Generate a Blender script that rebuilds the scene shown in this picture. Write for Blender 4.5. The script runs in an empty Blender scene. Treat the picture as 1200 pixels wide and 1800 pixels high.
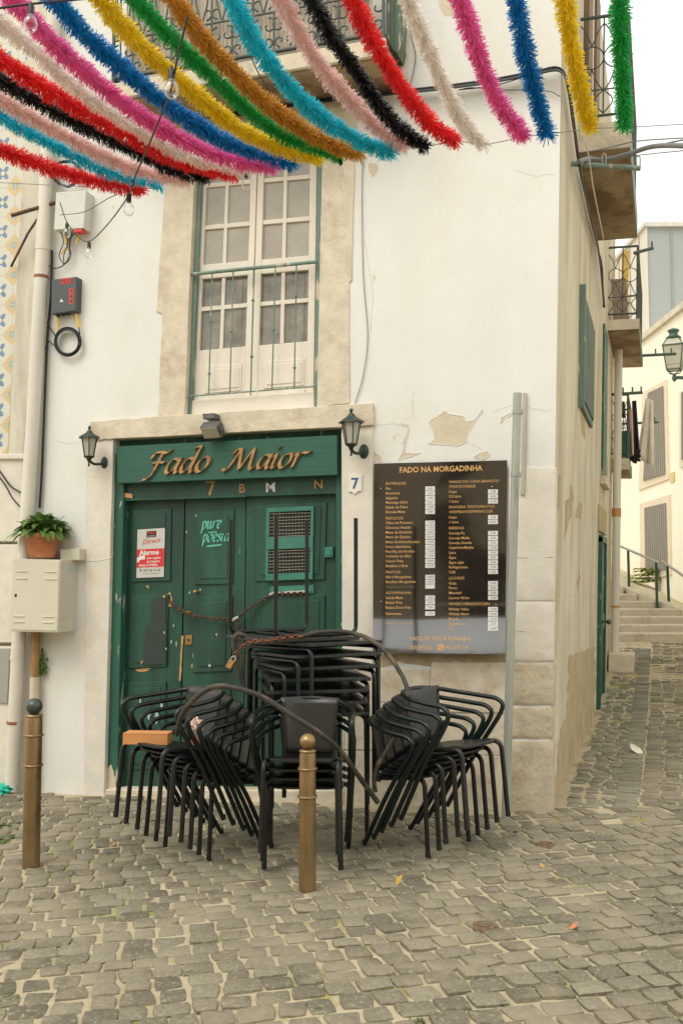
import bpy, bmesh, math, random
from mathutils import Vector, Matrix, Euler
R = random.Random(7)
rad = math.radians
SC = bpy.context.scene
COL = SC.collection
V = Vector

# ------------------------------------------------------------------ camera and measuring helpers
FPX = 1762.0
PITCH = math.atan(115/FPX); YAW = math.atan(565/math.hypot(115, FPX))
CR = V((math.cos(YAW), math.sin(YAW), 0)); CL = V((-math.sin(YAW), math.cos(YAW), 0))
CW = math.cos(PITCH)*CL + math.sin(PITCH)*V((0,0,1)); CU = -math.sin(PITCH)*CL + math.cos(PITCH)*V((0,0,1))
def ray(x, y): return (x-600)/FPX*CR - (y-900)/FPX*CU + CW
CAM = -ray(965, 1425)*6.9
def F(x, y, d=0.0):                       # point of the front wall plane (d metres out of the wall)
    v = ray(x, y); return CAM + v*((-d-CAM.y)/v.y)
SN = (F(985,150)-F(965,1425)).cross(V((0,1,0))).normalized()
if SN.x < 0: SN = -SN
def S(x, y, d=0.0):                       # point of the side wall plane
    v = ray(x, y); return CAM + v*((d-SN.dot(CAM))/SN.dot(v))
def G(x, y, z=0.0):                       # point of a level plane
    v = ray(x, y); return CAM + v*((z-CAM.z)/v.z)
def D(x, y, dist): return CAM + ray(x, y)*dist
def C(X, Zd, z): return V((CAM.x, CAM.y, 0)) + CR*X + CL*Zd + V((0,0,z))
def sstep(a, b, x):
    t = min(1, max(0, (x-a)/(b-a))); return t*t*(3-2*t)
def lerp(a, b, t): return a+(b-a)*t
def gz(x, y):                             # height of the street
    z = 0.032*min(x, 0.0) if x > -9 else -0.29
    if y > 0:
        pts = [(0,0),(4.4,.02),(7,.27),(8,.44),(9.4,.60),(30,.62)]
        for (a, za), (b, zb) in zip(pts, pts[1:]):
            if y <= b or b == 30: z += lerp(za, zb, min(1,(y-a)/(b-a))); break
    return z
def ground(x, y):                         # street point seen at a pixel
    p = G(x, y)
    for _ in range(6): p = G(x, y, gz(p.x, p.y))
    return p

# ------------------------------------------------------------------ mesh collector
class MB:
    def __init__(s): s.v = []; s.f = []; s.sm = []
    def add(s, vs, fs, smooth=False):
        n = len(s.v); s.v.extend([tuple(p) for p in vs])
        for f in fs: s.f.append(tuple(i+n for i in f)); s.sm.append(smooth)
        return s
    def hexa(s, a, b):                    # a, b: two loops of equal length, front loop a
        n = len(a)
        s.add(list(a)+list(b), [tuple(range(n)), tuple(reversed(range(n, 2*n)))] + [(i, i+n, (i+1) % n+n, (i+1) % n) for i in range(n)])
        return s
    def box(s, c, size, m=None):
        x, y, z = size[0]/2, size[1]/2, size[2]/2
        vs = [V((i*x, j*y, k*z)) for i in (-1,1) for j in (-1,1) for k in (-1,1)]
        if m: vs = [m @ p for p in vs]
        vs = [p+V(c) for p in vs]
        return s.add(vs, [(0,1,3,2),(4,6,7,5),(0,4,5,1),(2,3,7,6),(0,2,6,4),(1,5,7,3)])
    def pq(s, px, d0, d1, plane=F):       # pixel outline on a wall as a slab between depths d0 and d1
        fr = [plane(x, y, d1) for x, y in px]
        n = SN if plane is S else V((0,-1,0))
        return s.hexa(fr, [p-n*(d1-d0) for p in fr])
    def tube(s, pts, r, seg=8, cap=True, close=False):
        pts = [V(p) for p in pts]; n = len(pts)
        if n < 2: return s
        rr = r if isinstance(r, (list, tuple)) else [r]*n
        tg = []
        for i in range(n):
            a = pts[i-1] if i or close else pts[0]; b = pts[(i+1) % n] if i < n-1 or close else pts[-1]
            t = (b-a); tg.append(t.normalized() if t.length > 1e-9 else V((0,0,1)))
        u = tg[0].orthogonal().normalized(); vs = []
        for i in range(n):
            u = u - tg[i]*u.dot(tg[i])
            u = u.normalized() if u.length > 1e-6 else tg[i].orthogonal().normalized()
            w = tg[i].cross(u)
            for k in range(seg):
                a = 2*math.pi*k/seg; vs.append(pts[i]+(u*math.cos(a)+w*math.sin(a))*rr[i])
        fs = []
        for i in range(n if close else n-1):
            j = (i+1) % n
            for k in range(seg): fs.append((i*seg+k, i*seg+(k+1) % seg, j*seg+(k+1) % seg, j*seg+k))
        s.add(vs, fs, True)
        if cap and not close:
            s.add(vs[:seg], [tuple(reversed(range(seg)))]); s.add(vs[-seg:], [tuple(range(seg))])
        return s
    def lathe(s, prof, o=(0,0,0), seg=20, m=None, smooth=True):   # prof: (radius, height)
        vs = []; o = V(o)
        for r, h in prof:
            for k in range(seg):
                a = 2*math.pi*k/seg; p = V((r*math.cos(a), r*math.sin(a), h)); vs.append((m @ p if m else p)+o)
        fs = [(i*seg+k, i*seg+(k+1) % seg, (i+1)*seg+(k+1) % seg, (i+1)*seg+k) for i in range(len(prof)-1) for k in range(seg)]
        s.add(vs, fs, smooth)
        if prof[0][0] > 1e-5: s.add(vs[:seg], [tuple(reversed(range(seg)))])
        if prof[-1][0] > 1e-5: s.add(vs[-seg:], [tuple(range(seg))])
        return s
    def ball(s, c, r, seg=14, sq=(1,1,1)):
        pr = [(max(1e-6, r*math.sin(math.pi*i/(seg//2))), -r*math.cos(math.pi*i/(seg//2))) for i in range(seg//2+1)]
        return s.lathe(pr, c, seg, Matrix.Diagonal(V(sq)))
    def grid(s, fn, nu, nv, smooth=True):
        vs = [fn(i/nu, j/nv) for j in range(nv+1) for i in range(nu+1)]
        fs = [(j*(nu+1)+i, j*(nu+1)+i+1, (j+1)*(nu+1)+i+1, (j+1)*(nu+1)+i) for j in range(nv) for i in range(nu)]
        return s.add(vs, fs, smooth)

def world_loc(o):
    p = V((0,0,0))
    while o: p = p + V(o.location); o = o.parent
    return p
def build(name, mb, mat, parent=None, bevel=0.0, kind=None, seg=1):
    me = bpy.data.meshes.new(name); off = world_loc(parent) if parent else V((0,0,0))
    me.from_pydata([tuple(V(p)-off) for p in mb.v], [], mb.f)
    me.polygons.foreach_set('use_smooth', mb.sm); me.update()
    bm = bmesh.new(); bm.from_mesh(me)
    if bevel:
        bmesh.ops.remove_doubles(bm, verts=bm.verts, dist=1e-5)
    bmesh.ops.recalc_face_normals(bm, faces=bm.faces)
    if bevel:
        ed = [e for e in bm.edges if len(e.link_faces) == 2 and e.calc_face_angle(0) > 0.5]
        bmesh.ops.bevel(bm, geom=ed, offset=bevel, segments=seg, affect='EDGES', profile=0.6, clamp_overlap=True)
    bm.to_mesh(me); bm.free()
    for m in (mat if isinstance(mat, (list, tuple)) else [mat]): me.materials.append(m)
    o = bpy.data.objects.new(name, me); COL.objects.link(o)
    if parent: o.parent = parent
    if kind: o['kind'] = kind
    return o
def tag(o, label, cat, group=None):
    o['label'] = label; o['category'] = cat
    if group: o['group'] = group
    return o
def thing(name, label, cat, loc=(0,0,0), group=None):
    o = bpy.data.objects.new(name, None); COL.objects.link(o); o.location = V(loc)
    o.empty_display_size = 0.1
    return tag(o, label, cat, group)
def copy_tree(o, parent=None):
    c = o.copy(); COL.objects.link(c)
    if parent: c.parent = parent
    for ch in list(o.children): copy_tree(ch, c)
    return c
def smooth(pts, n=6, close=False):        # Catmull-Rom through points
    pts = [V(p) for p in pts]; out = []; N = len(pts)
    for i in range(N if close else N-1):
        p1, p2 = pts[i], pts[(i+1) % N]
        p0 = pts[i-1] if (i or close) else p1*2-p2
        p3 = pts[(i+2) % N] if (i+2 < N or close) else p2*2-p1
        for k in range(n):
            t = k/n
            out.append(0.5*((2*p1)+(p2-p0)*t+(2*p0-5*p1+4*p2-p3)*t*t+(3*p1-p0-3*p2+p3)*t**3))
    if not close: out.append(pts[-1])
    return out
def fillet(pts, r, n=5):
    pts = [V(p) for p in pts]; out = [pts[0]]
    for a, b, c in zip(pts, pts[1:], pts[2:]):
        d1 = (a-b); d2 = (c-b); q = min(r, d1.length*.49, d2.length*.49)
        p, e = b+d1.normalized()*q, b+d2.normalized()*q
        for k in range(n+1):
            t = k/n; out.append(p*(1-t)**2+b*2*t*(1-t)+e*t*t)
    out.append(pts[-1]); return out

# ------------------------------------------------------------------ writing
def glyphs(txt, size, align='LEFT', bold=0.0, shear=0.0, sx=1.0):
    cu = bpy.data.curves.new('txt', 'FONT'); cu.body = txt; cu.size = size; cu.align_x = align
    cu.offset = bold*size; cu.shear = shear; cu.resolution_u = 2; cu.fill_mode = 'FRONT'
    o = bpy.data.objects.new('txt', cu); COL.objects.link(o)
    bpy.context.view_layer.update()
    me = bpy.data.meshes.new_from_object(o.evaluated_get(bpy.context.evaluated_depsgraph_get()))
    vs = [(v.co.x*sx, v.co.y) for v in me.vertices]; fs = [tuple(p.vertices) for p in me.polygons]
    bpy.data.objects.remove(o); bpy.data.curves.remove(cu); bpy.data.meshes.remove(me)
    return vs, fs
def write(mb, txt, x, y, size, d, slope=0.0, plane=F, lean=0.0, **k):
    vs, fs = glyphs(txt, size, **k)
    mb.add([plane(x+vx-lean*vy, y-vy+slope*vx, d) for vx, vy in vs], fs)
NIB = {
 'a': (.82, [[(.66,.86),(.45,1.0),(.2,.8),(.06,.4),(.14,.04),(.34,.08),(.55,.4),(.68,.8)], [(.74,1.02),(.66,.55),(.6,.16),(.7,0),(.9,.2)]]),
 'd': (.86, [[(.66,.86),(.45,1.0),(.2,.8),(.06,.4),(.14,.04),(.34,.08),(.55,.4),(.68,.8)], [(.55,1.62),(.72,1.74),(.9,1.72),(.8,1.3),(.68,.6),(.62,.15),(.72,0),(.92,.2)]]),
 'o': (.78, [[(.45,1.0),(.2,.85),(.05,.45),(.14,.06),(.36,.02),(.6,.3),(.68,.7),(.58,.98),(.45,1.0)]]),
 'i': (.42, [[(.02,.8),(.17,1.02),(.14,.6),(.08,.15),(.18,0),(.4,.22)], [(.17,1.42),(.25,1.5)]]),
 'r': (.62, [[(.02,.8),(.17,1.02),(.14,.6),(.06,.0)], [(.1,.45),(.3,.85),(.52,1.02),(.75,.96),(.92,1.04)]]),
 'M': (1.72, [[(-.28,.16),(-.12,0),(.06,.2),(.3,.8),(.52,1.5)], [(.15,1.2),(.3,1.48),(.54,1.5)], [(.54,1.5),(.62,.8),(.72,.06)], [(.72,.06),(1.0,.75),(1.32,1.5)], [(1.32,1.5),(1.32,.8),(1.34,.18),(1.46,0),(1.64,.2)]]),
 'F': (.95, [[(.6,1.46),(.46,.8),(.3,.1),(.08,-.3),(-.2,-.34)], [(.02,1.1),(.1,1.4),(.42,1.5),(.82,1.42),(1.0,1.6)], [(.16,.76),(.5,.82),(.8,.76)]]),
 'p': (.66, [[(.0,.9),(.12,1.0),(.1,.3),(.06,-.6)], [(.1,.75),(.3,1.0),(.52,.8),(.48,.2),(.26,0),(.1,.16)]]),
 'u': (.66, [[(.0,.9),(.1,1.0),(.08,.25),(.22,0),(.42,.16)], [(.48,1.0),(.46,.2),(.56,0),(.66,.1)]]),
 'e': (.56, [[(.1,.45),(.44,.62),(.4,.94),(.2,1.0),(.06,.6),(.1,.12),(.3,0),(.48,.16)]]),
 's': (.52, [[(.46,.88),(.26,1.0),(.08,.8),(.36,.5),(.42,.2),(.2,0),(.0,.14)]]),
 '.': (.3, [[(.05,.45),(.13,.55)]]), ' ': (.55, [])}
def nib(mb, txt, x, y, xh, d0, d1, slope=0.0, slant=.22, w=.2, ang=40, gap=.04, sx=1.0, flush=None):   # broad-pen lettering cut from board
    cx = 0.0; n = 0; na = rad(ang); nx, ny = math.cos(na)*w/2, math.sin(na)*w/2
    for ch in txt:
        adv, strokes = NIB[ch]
        for st in strokes:
            n += 1; e = (n % 4)*.0006
            pts = smooth([V((a, b, 0)) for a, b in st], 6)
            def q(p, sgn, d):
                lx = cx+p.x+slant*p.y+sgn*nx; ly = p.y+sgn*ny
                return F(x+lx*xh*sx, y-ly*xh+slope*lx*xh*sx, d)
            a = [q(p, -1, d1+e) for p in pts]; b = [q(p, 1, d1+e) for p in pts]
            k = len(pts); dy = V((0, d1-d0, 0))
            vs = a+b+[p+dy for p in a]+[p+dy for p in b]; fs = []
            for i in range(k-1):
                fs += [(i, i+1, k+i+1, k+i), (2*k+i, 3*k+i, 3*k+i+1, 2*k+i+1), (i, 2*k+i, 2*k+i+1, i+1), (k+i, k+i+1, 3*k+i+1, 3*k+i)]
            fs += [(0, k, 3*k, 2*k), (k-1, 3*k-1, 4*k-1, 2*k-1)]
            mb.add(vs, fs)
        cx += adv+gap
        if flush and strokes: flush(mb); mb.__init__()
    return cx*xh*sx

# ------------------------------------------------------------------ materials
def M(name, col, rough=.7, metal=0.0, var=.15, scale=5.0, bump=.15, bscale=60.0, col2=None, th=.6, sc2=3.0, soft=.06, stretch=(1,1,1), spec=.5, coat=0.0, island=0.0, col3=None, th3=.66, sc3=14.0, transl=0.0, bdist=.01, detail=6, objvar=0.0):
    m = bpy.data.materials.new(name); m.use_nodes = True; nt = m.node_tree; N = nt.nodes; Lk = nt.links
    b = N['Principled BSDF']; b.inputs['Roughness'].default_value = rough; b.inputs['Metallic'].default_value = metal
    b.inputs['Specular IOR Level'].default_value = spec
    if coat: b.inputs['Coat Weight'].default_value = coat; b.inputs['Coat Roughness'].default_value = .07; b.inputs['Coat IOR'].default_value = 1.85
    tc = N.new('ShaderNodeTexCoord'); mp = N.new('ShaderNodeMapping'); mp.inputs['Scale'].default_value = stretch
    Lk.new(tc.outputs['Object'], mp.inputs['Vector'])
    def noise(s, det=detail, dist=0.0):
        n = N.new('ShaderNodeTexNoise'); n.inputs['Scale'].default_value = s; n.inputs['Detail'].default_value = det
        n.inputs['Roughness'].default_value = .62; n.inputs['Distortion'].default_value = dist
        Lk.new(mp.outputs['Vector'], n.inputs['Vector']); return n.outputs['Fac']
    def mix(fac, A, B):
        x = N.new('ShaderNodeMix'); x.data_type = 'RGBA'
        Lk.new(fac, x.inputs[0])
        for sock, val in ((x.inputs[6], A), (x.inputs[7], B)):
            if hasattr(val, 'is_output'): Lk.new(val, sock)
            else: sock.default_value = (*val, 1)
        return x.outputs[2]
    def ramp(fac, a, bb):
        r = N.new('ShaderNodeMapRange'); r.inputs['From Min'].default_value = a; r.inputs['From Max'].default_value = bb
        Lk.new(fac, r.inputs['Value']); return r.outputs['Result']
    lo = tuple(c*(1-var) for c in col); hi = tuple(min(.95, c*(1+var)) for c in col)
    c = mix(ramp(noise(scale), .3, .7), lo, hi)
    if island or objvar:
        if island: g = N.new('ShaderNodeNewGeometry').outputs['Random Per Island']; amt = island
        else: g = N.new('ShaderNodeObjectInfo').outputs['Random']; amt = objvar
        hs = N.new('ShaderNodeHueSaturation'); Lk.new(c, hs.inputs['Color']); Lk.new(ramp(g, 0, 1), hs.inputs['Value'])
        r = hs.inputs['Value'].links[0].from_node; r.inputs['To Min'].default_value = 1-amt; r.inputs['To Max'].default_value = 1+amt
        c = hs.outputs['Color']
    hgt = noise(bscale, 4)
    if col2:
        f2 = ramp(noise(sc2, 8, .4), th-soft, th+soft); c = mix(f2, c, col2)
    if col3:
        f3 = ramp(noise(sc3, 8, .2), th3-.02, th3+.02); c = mix(f3, c, col3)
    Lk.new(c, b.inputs['Base Color'])
    if bump:
        bn = N.new('ShaderNodeBump'); bn.inputs['Strength'].default_value = bump; bn.inputs['Distance'].default_value = bdist
        Lk.new(hgt, bn.inputs['Height']); Lk.new(bn.outputs['Normal'], b.inputs['Normal'])
    if transl:
        t = N.new('ShaderNodeBsdfTranslucent'); Lk.new(c, t.inputs['Color']); ms = N.new('ShaderNodeMixShader'); ms.inputs[0].default_value = transl
        Lk.new(b.outputs[0], ms.inputs[1]); Lk.new(t.outputs[0], ms.inputs[2]); Lk.new(ms.outputs[0], N['Material Output'].inputs['Surface'])
    return m
def glass_mat(name, col, rough=.03):
    m = bpy.data.materials.new(name); m.use_nodes = True; b = m.node_tree.nodes['Principled BSDF']
    b.inputs['Base Color'].default_value = (*col, 1); b.inputs['Roughness'].default_value = rough
    b.inputs['Transmission Weight'].default_value = 1; b.inputs['IOR'].default_value = 1.15
    return m

m_plaster = M('white_plaster', (.728,.722,.682), .9, var=.045, scale=1.6, bump=.35, bscale=26, col2=(.665,.62,.53), th=.66, sc2=.9, soft=.16, spec=.2, col3=(.60,.54,.44), th3=.705, sc3=6, stretch=(1,1,.55))
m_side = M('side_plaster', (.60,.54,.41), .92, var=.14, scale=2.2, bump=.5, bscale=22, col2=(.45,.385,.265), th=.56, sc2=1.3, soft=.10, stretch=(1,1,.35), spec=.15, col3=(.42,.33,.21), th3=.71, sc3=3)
m_bare = M('bare_render', (.62,.54,.41), .95, var=.1, scale=8, bump=.4, bscale=40, spec=.1)
m_bare2 = M('ochre_render', (.45,.36,.225), .95, var=.22, scale=8, bump=.4, bscale=40, spec=.1, stretch=(1,1,.4))
m_stone = M('limestone', (.63,.555,.43), .9, var=.14, scale=7, bump=.55, bscale=30, col2=(.45,.36,.25), th=.62, sc2=3.2, soft=.08, spec=.15)
m_stone_pale = M('painted_stone', (.69,.645,.56), .9, var=.08, scale=5, bump=.35, bscale=30, col2=(.62,.51,.38), th=.64, sc2=2.4, soft=.1, spec=.15)
m_quoin = M('corner_limestone', (.54,.475,.345), .92, var=.13, scale=6, bump=.8, bscale=24, col2=(.40,.30,.2), th=.64, sc2=2.6, soft=.1, spec=.1, bdist=.015)
m_green = M('green_door_paint', (.019,.080,.050), .45, var=.3, scale=4, bump=.22, bscale=70, col2=(.012,.040,.030), th=.54, sc2=2.4, soft=.14, col3=(.30,.33,.26), th3=.715, sc3=26, stretch=(1.6,1,.4))
m_green2 = M('green_frame_paint', (.02,.10,.065), .5, var=.22, scale=4, bump=.25, bscale=40, col3=(.46,.46,.39), th3=.63, sc3=18, stretch=(1,1,.25), col2=(.045,.14,.10), th=.62, sc2=5)
m_greenL = M('green_metal_paint', (.045,.19,.14), .45, var=.15, scale=6, bump=.1, col3=(.10,.07,.04), th3=.72, sc3=20)
m_sign = M('green_sign_board', (.021,.100,.066), .5, var=.12, scale=2.5, bump=.25, bscale=30, stretch=(.15,1,1.6), col3=(.3,.3,.25), th3=.78, sc3=18)
m_dark = M('dark_gap', (.012,.012,.011), .8, bump=0)
m_repaint = M('dark_grey_repaint', (.026,.042,.035), .55, var=.2, scale=6, bump=.1)
m_wood = M('bare_wood', (.48,.29,.12), .75, var=.25, scale=10, bump=.3, bscale=60, stretch=(1,1,.2))
m_flake = M('pale_paint_chip', (.50,.55,.48), .7, var=.15, bump=.1)
m_letter = M('copper_letter', (.42,.225,.09), .5, var=.3, scale=14, bump=.2, bscale=60, col2=(.2,.075,.03), th=.6, sc2=12)
m_black = M('black_chair_paint', (.0055,.007,.006), .36, var=.3, scale=8, bump=.05, bscale=120, spec=.5, col3=(.09,.085,.07), th3=.765, sc3=30, objvar=.3)
m_blackgreen = M('dark_green_chair_paint', (.005,.0125,.009), .32, var=.3, scale=8, bump=.05, bscale=120, objvar=.3)
m_tabletop = M('worn_table_edge', (.022,.023,.02), .42, var=.3, scale=8, bump=.15, bscale=60, col3=(.17,.16,.13), th3=.66, sc3=26)
m_bronze = M('bronze_bollard', (.30,.20,.095), .40, metal=.75, var=.2, scale=12, bump=.1, bscale=80, col2=(.085,.065,.042), th=.60, sc2=4, soft=.1, stretch=(1,1,.5), col3=(.03,.03,.028), th3=.74, sc3=40)
m_darkball = M('dark_metal', (.07,.085,.078), .38, metal=.55, var=.2, bump=.05)
m_hose = M('dirty_hose', (.042,.037,.028), .6, var=.35, scale=14, bump=.2, bscale=60, col2=(.19,.14,.085), th=.60, sc2=7, soft=.08)
m_rust = M('rusty_iron', (.13,.058,.03), .7, metal=.2, var=.4, scale=30, bump=.3, bscale=120, col2=(.06,.045,.04), th=.55, sc2=20)
m_brass = M('old_brass', (.42,.24,.09), .4, metal=.7, var=.25, scale=20, bump=.05)
m_galv = M('galvanised_pole', (.38,.395,.34), .5, metal=.25, var=.12, scale=9, bump=.05, col2=(.2,.21,.19), th=.6, sc2=5, stretch=(1,1,.25))
m_pvc = M('grey_white_pipe', (.66,.62,.535), .55, var=.07, scale=4, bump=.06, col2=(.50,.45,.35), th=.68, sc2=5, stretch=(1,1,.3))
m_rustpipe = M('ochre_rusty_pipe', (.33,.19,.07), .6, metal=.2, var=.25, scale=8, bump=.1, col2=(.42,.36,.26), th=.58, sc2=5)
m_cab = M('beige_cabinet', (.60,.57,.45), .5, var=.03, scale=4, bump=.05, col2=(.53,.48,.36), th=.70, sc2=4)
m_greybox = M('grey_box_plastic', (.072,.08,.082), .5, var=.08, bump=.04)
m_whitebox = M('white_box_plastic', (.60,.60,.55), .5, var=.05, bump=.04)
m_red = M('red_sticker', (.62,.035,.03), .45, var=.04, bump=0)
m_white = M('white_print', (.72,.71,.68), .5, var=.03, bump=0)
m_signgrey = M('pale_sign_plate', (.56,.54,.50), .4, var=.04, bump=0)
m_ink = M('black_print', (.012,.012,.012), .5, bump=0)
m_terra = M('terracotta', (.52,.19,.09), .75, var=.15, scale=10, bump=.15, col2=(.60,.34,.22), th=.62, sc2=6)
m_leaf = M('houseplant_leaf', (.115,.21,.04), .45, var=.3, scale=14, bump=.1, island=.35, transl=.25)
m_weed = M('weed_leaf', (.09,.17,.03), .6, var=.3, bump=0, island=.3, transl=.2)
m_winwhite = M('white_window_paint', (.74,.68,.58), .6, var=.05, scale=6, bump=.25, bscale=50, col3=(.45,.35,.23), th3=.70, sc3=18, stretch=(1,1,.5))
m_teal = M('teal_frame_paint', (.16,.235,.195), .6, var=.25, scale=7, bump=.3, bscale=50, col3=(.52,.45,.33), th3=.62, sc3=17, stretch=(1,1,.3))
m_pane = M('beige_window_glass', (.37,.34,.275), .09, var=.12, scale=5, bump=.02, bscale=8, spec=.5)  # opaque beige colour, nothing shows through the pane
m_pane2 = M('dark_window_glass', (.22,.20,.165), .06, var=.4, scale=7, bump=.02, bscale=8, spec=.5)
m_menu = M('laminated_menu', (.014,.010,.008), .12, var=.1, bump=.06, bscale=3.0, bdist=.06, detail=2, coat=1.0, spec=.9)
m_gold = M('gold_print', (.62,.36,.13), .5, var=.05, bump=0)
m_pencil = M('grey_handwriting', (.16,.16,.18), .7, bump=0)
m_blueink = M('blue_enamel', (.03,.09,.25), .4, bump=0)
m_lampmetal = M('green_grey_lamp_metal', (.03,.05,.043), .45, metal=.3, var=.2, bump=.05)
m_lampglass = M('frosted_lamp_glass', (.66,.63,.54), .2, var=.1, bump=.02, transl=.35)
m_cable = M('black_cable', (.014,.014,.014), .5, bump=0)
m_gcable = M('grey_cable', (.2,.21,.22), .5, bump=0)
m_wcable = M('white_cable', (.6,.55,.46), .6, bump=0)
m_yel = M('yellow_sleeve', (.75,.45,.03), .5, bump=0)
m_flood = M('grey_floodlight', (.13,.13,.125), .5, metal=.5, var=.35, scale=20, bump=.1)
m_bulb = bpy.data.materials.new('clear_bulb_glass'); m_bulb.use_nodes = True; nt = m_bulb.node_tree
_t = nt.nodes.new('ShaderNodeBsdfTransparent'); _g = nt.nodes.new('ShaderNodeBsdfGlossy'); _g.inputs['Roughness'].default_value = .05; _m = nt.nodes.new('ShaderNodeMixShader')
_l = nt.nodes.new('ShaderNodeLayerWeight'); _l.inputs['Blend'].default_value = .25; nt.links.new(_l.outputs['Facing'], _m.inputs[0]); nt.links.new(_t.outputs[0], _m.inputs[1]); nt.links.new(_g.outputs[0], _m.inputs[2]); nt.links.new(_m.outputs[0], nt.nodes['Material Output'].inputs['Surface'])
m_iron = M('balcony_iron', (.07,.085,.075), .5, metal=.3, var=.25, scale=15, bump=.1)
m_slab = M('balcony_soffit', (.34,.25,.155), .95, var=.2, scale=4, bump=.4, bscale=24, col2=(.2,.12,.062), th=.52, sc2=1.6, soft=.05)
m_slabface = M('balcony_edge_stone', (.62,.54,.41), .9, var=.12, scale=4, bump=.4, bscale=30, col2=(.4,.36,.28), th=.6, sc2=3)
m_crystal = M('clear_plastic', (.62,.58,.52), .25, var=.1, bump=.05, transl=.4)
m_paper = M('crumpled_tissue', (.72,.69,.64), .9, var=.06, bump=.4, bscale=40)
m_boxwood = M('orange_wood_box', (.60,.27,.095), .65, var=.12, scale=5, bump=.1, stretch=(.3,1,1))
# ------------------------------------------------------------------ camera, sky, sun
cd = bpy.data.cameras.new('camera'); cam = bpy.data.objects.new('camera', cd); COL.objects.link(cam)
cam.location = CAM; cam.rotation_euler = (math.pi/2+PITCH, 0, YAW)
cd.sensor_fit = 'VERTICAL'; cd.sensor_height = 36; cd.lens = FPX/1800*36; cd.clip_end = 500; cd.clip_start = .05
SC.camera = cam
SUN_EL, SUN_AZ = 52, 205                  # degrees; azimuth clockwise from +Y
wd = bpy.data.worlds.new('World'); SC.world = wd; wd.use_nodes = True
nt = wd.node_tree; bg = nt.nodes['Background']
sk = nt.nodes.new('ShaderNodeTexSky'); sk.sky_type = 'NISHITA'; sk.sun_disc = False
sk.sun_elevation = rad(SUN_EL); sk.sun_rotation = rad(SUN_AZ); sk.dust_density = 4; sk.air_density = 1.2
hs = nt.nodes.new('ShaderNodeHueSaturation'); hs.inputs['Saturation'].default_value = .16
tn = nt.nodes.new('ShaderNodeMix'); tn.data_type = 'RGBA'; tn.blend_type = 'MULTIPLY'; tn.inputs[0].default_value = 1
tn.inputs[7].default_value = (.985, .978, .915, 1)
nt.links.new(sk.outputs[0], hs.inputs['Color']); ov = nt.nodes.new('ShaderNodeMix'); ov.data_type = 'RGBA'; ov.inputs[0].default_value = .72; ov.inputs[7].default_value = (6.2, 6.2, 6.2, 1)   # overcast veil
nt.links.new(hs.outputs[0], ov.inputs[6]); nt.links.new(ov.outputs[2], tn.inputs[6]); nt.links.new(tn.outputs[2], bg.inputs['Color'])
bg.inputs['Strength'].default_value = .15
sl = bpy.data.lights.new('sun', 'SUN'); sl.energy = .75; sl.angle = rad(30); sl.color = (1, .95, .84)
so = bpy.data.objects.new('sun', sl); COL.objects.link(so)
dv = V((math.sin(rad(SUN_AZ))*math.cos(rad(SUN_EL)), math.cos(rad(SUN_AZ))*math.cos(rad(SUN_EL)), math.sin(rad(SUN_EL))))
so.rotation_euler = dv.to_track_quat('Z', 'Y').to_euler(); so.location = (0, -5, 9)
SC.view_settings.view_transform = 'Standard'; SC.view_settings.look = 'None'; SC.view_settings.gamma = 1
SC.view_settings.exposure = 0.72
SC.cycles.max_bounces = 12; SC.cycles.diffuse_bounces = 7; SC.cycles.transmission_bounces = 10; SC.cycles.use_denoising = True

# ------------------------------------------------------------------ street
m_sand = M('sandy_joints', (.45,.385,.26), .95, var=.15, scale=3, bump=.5, bscale=70, col2=(.27,.265,.10), th=.585, sc2=2.6, soft=.05, spec=.1, col3=(.25,.2,.13), th3=.66, sc3=9)
m_sett = M('granite_setts', (.212,.19,.133), .8, var=.24, scale=55, bump=.9, bscale=75, island=.30, col2=(.33,.285,.20), th=.575, sc2=2.3, soft=.12, spec=.3, col3=(.30,.275,.205), th3=.60, sc3=40)
m_settd = M('dark_basalt_setts', (.225,.212,.158), .8, var=.2, scale=40, bump=.7, bscale=90, island=.25, spec=.25, col2=(.33,.28,.2), th=.6, sc2=4, soft=.1)
PAR = {2:(-1,1), 3:(-1,0,1), 4:(-1,-.8,.8,1), 5:(-1,-.9,.0,.9,1)}
def hsh(a, b): return math.sin(a*12.9+b*78.2)*math.sin(a*3.7-b*5.1)
def joint_z(x, y):
    s = sstep(.1, 1.2, x+.6*(y+3)*-.2)*(1-sstep(-.2, .6, y))
    return gz(x, y)-.0118-.018*s+.0026*math.sin(x*2.1+1.3*math.sin(y*1.7))*math.sin(y*2.6+x)+.002*math.sin(x*7.3+y*3.1)*math.sin(y*8.1-x*2.2)
xs = [-60,-30,-15,-9,-6.5]+[-5.2+.13*i for i in range(76)]+[5,6.5,9,14,30,60]
ys = [-60,-30,-15,-9,-6.5]+[-5.2+.13*i for i in range(58)]+[2.8+.5*i for i in range(15)]+[11,13,16,25,40,70]
mb = MB(); mb.add([V((x, y, joint_z(x, y))) for y in ys for x in xs], [(j*len(xs)+i, j*len(xs)+i+1, (j+1)*len(xs)+i+1, (j+1)*len(xs)+i) for j in range(len(ys)-1) for i in range(len(xs)-1)], True)
build('ground', mb, m_sand, kind='structure')
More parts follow.
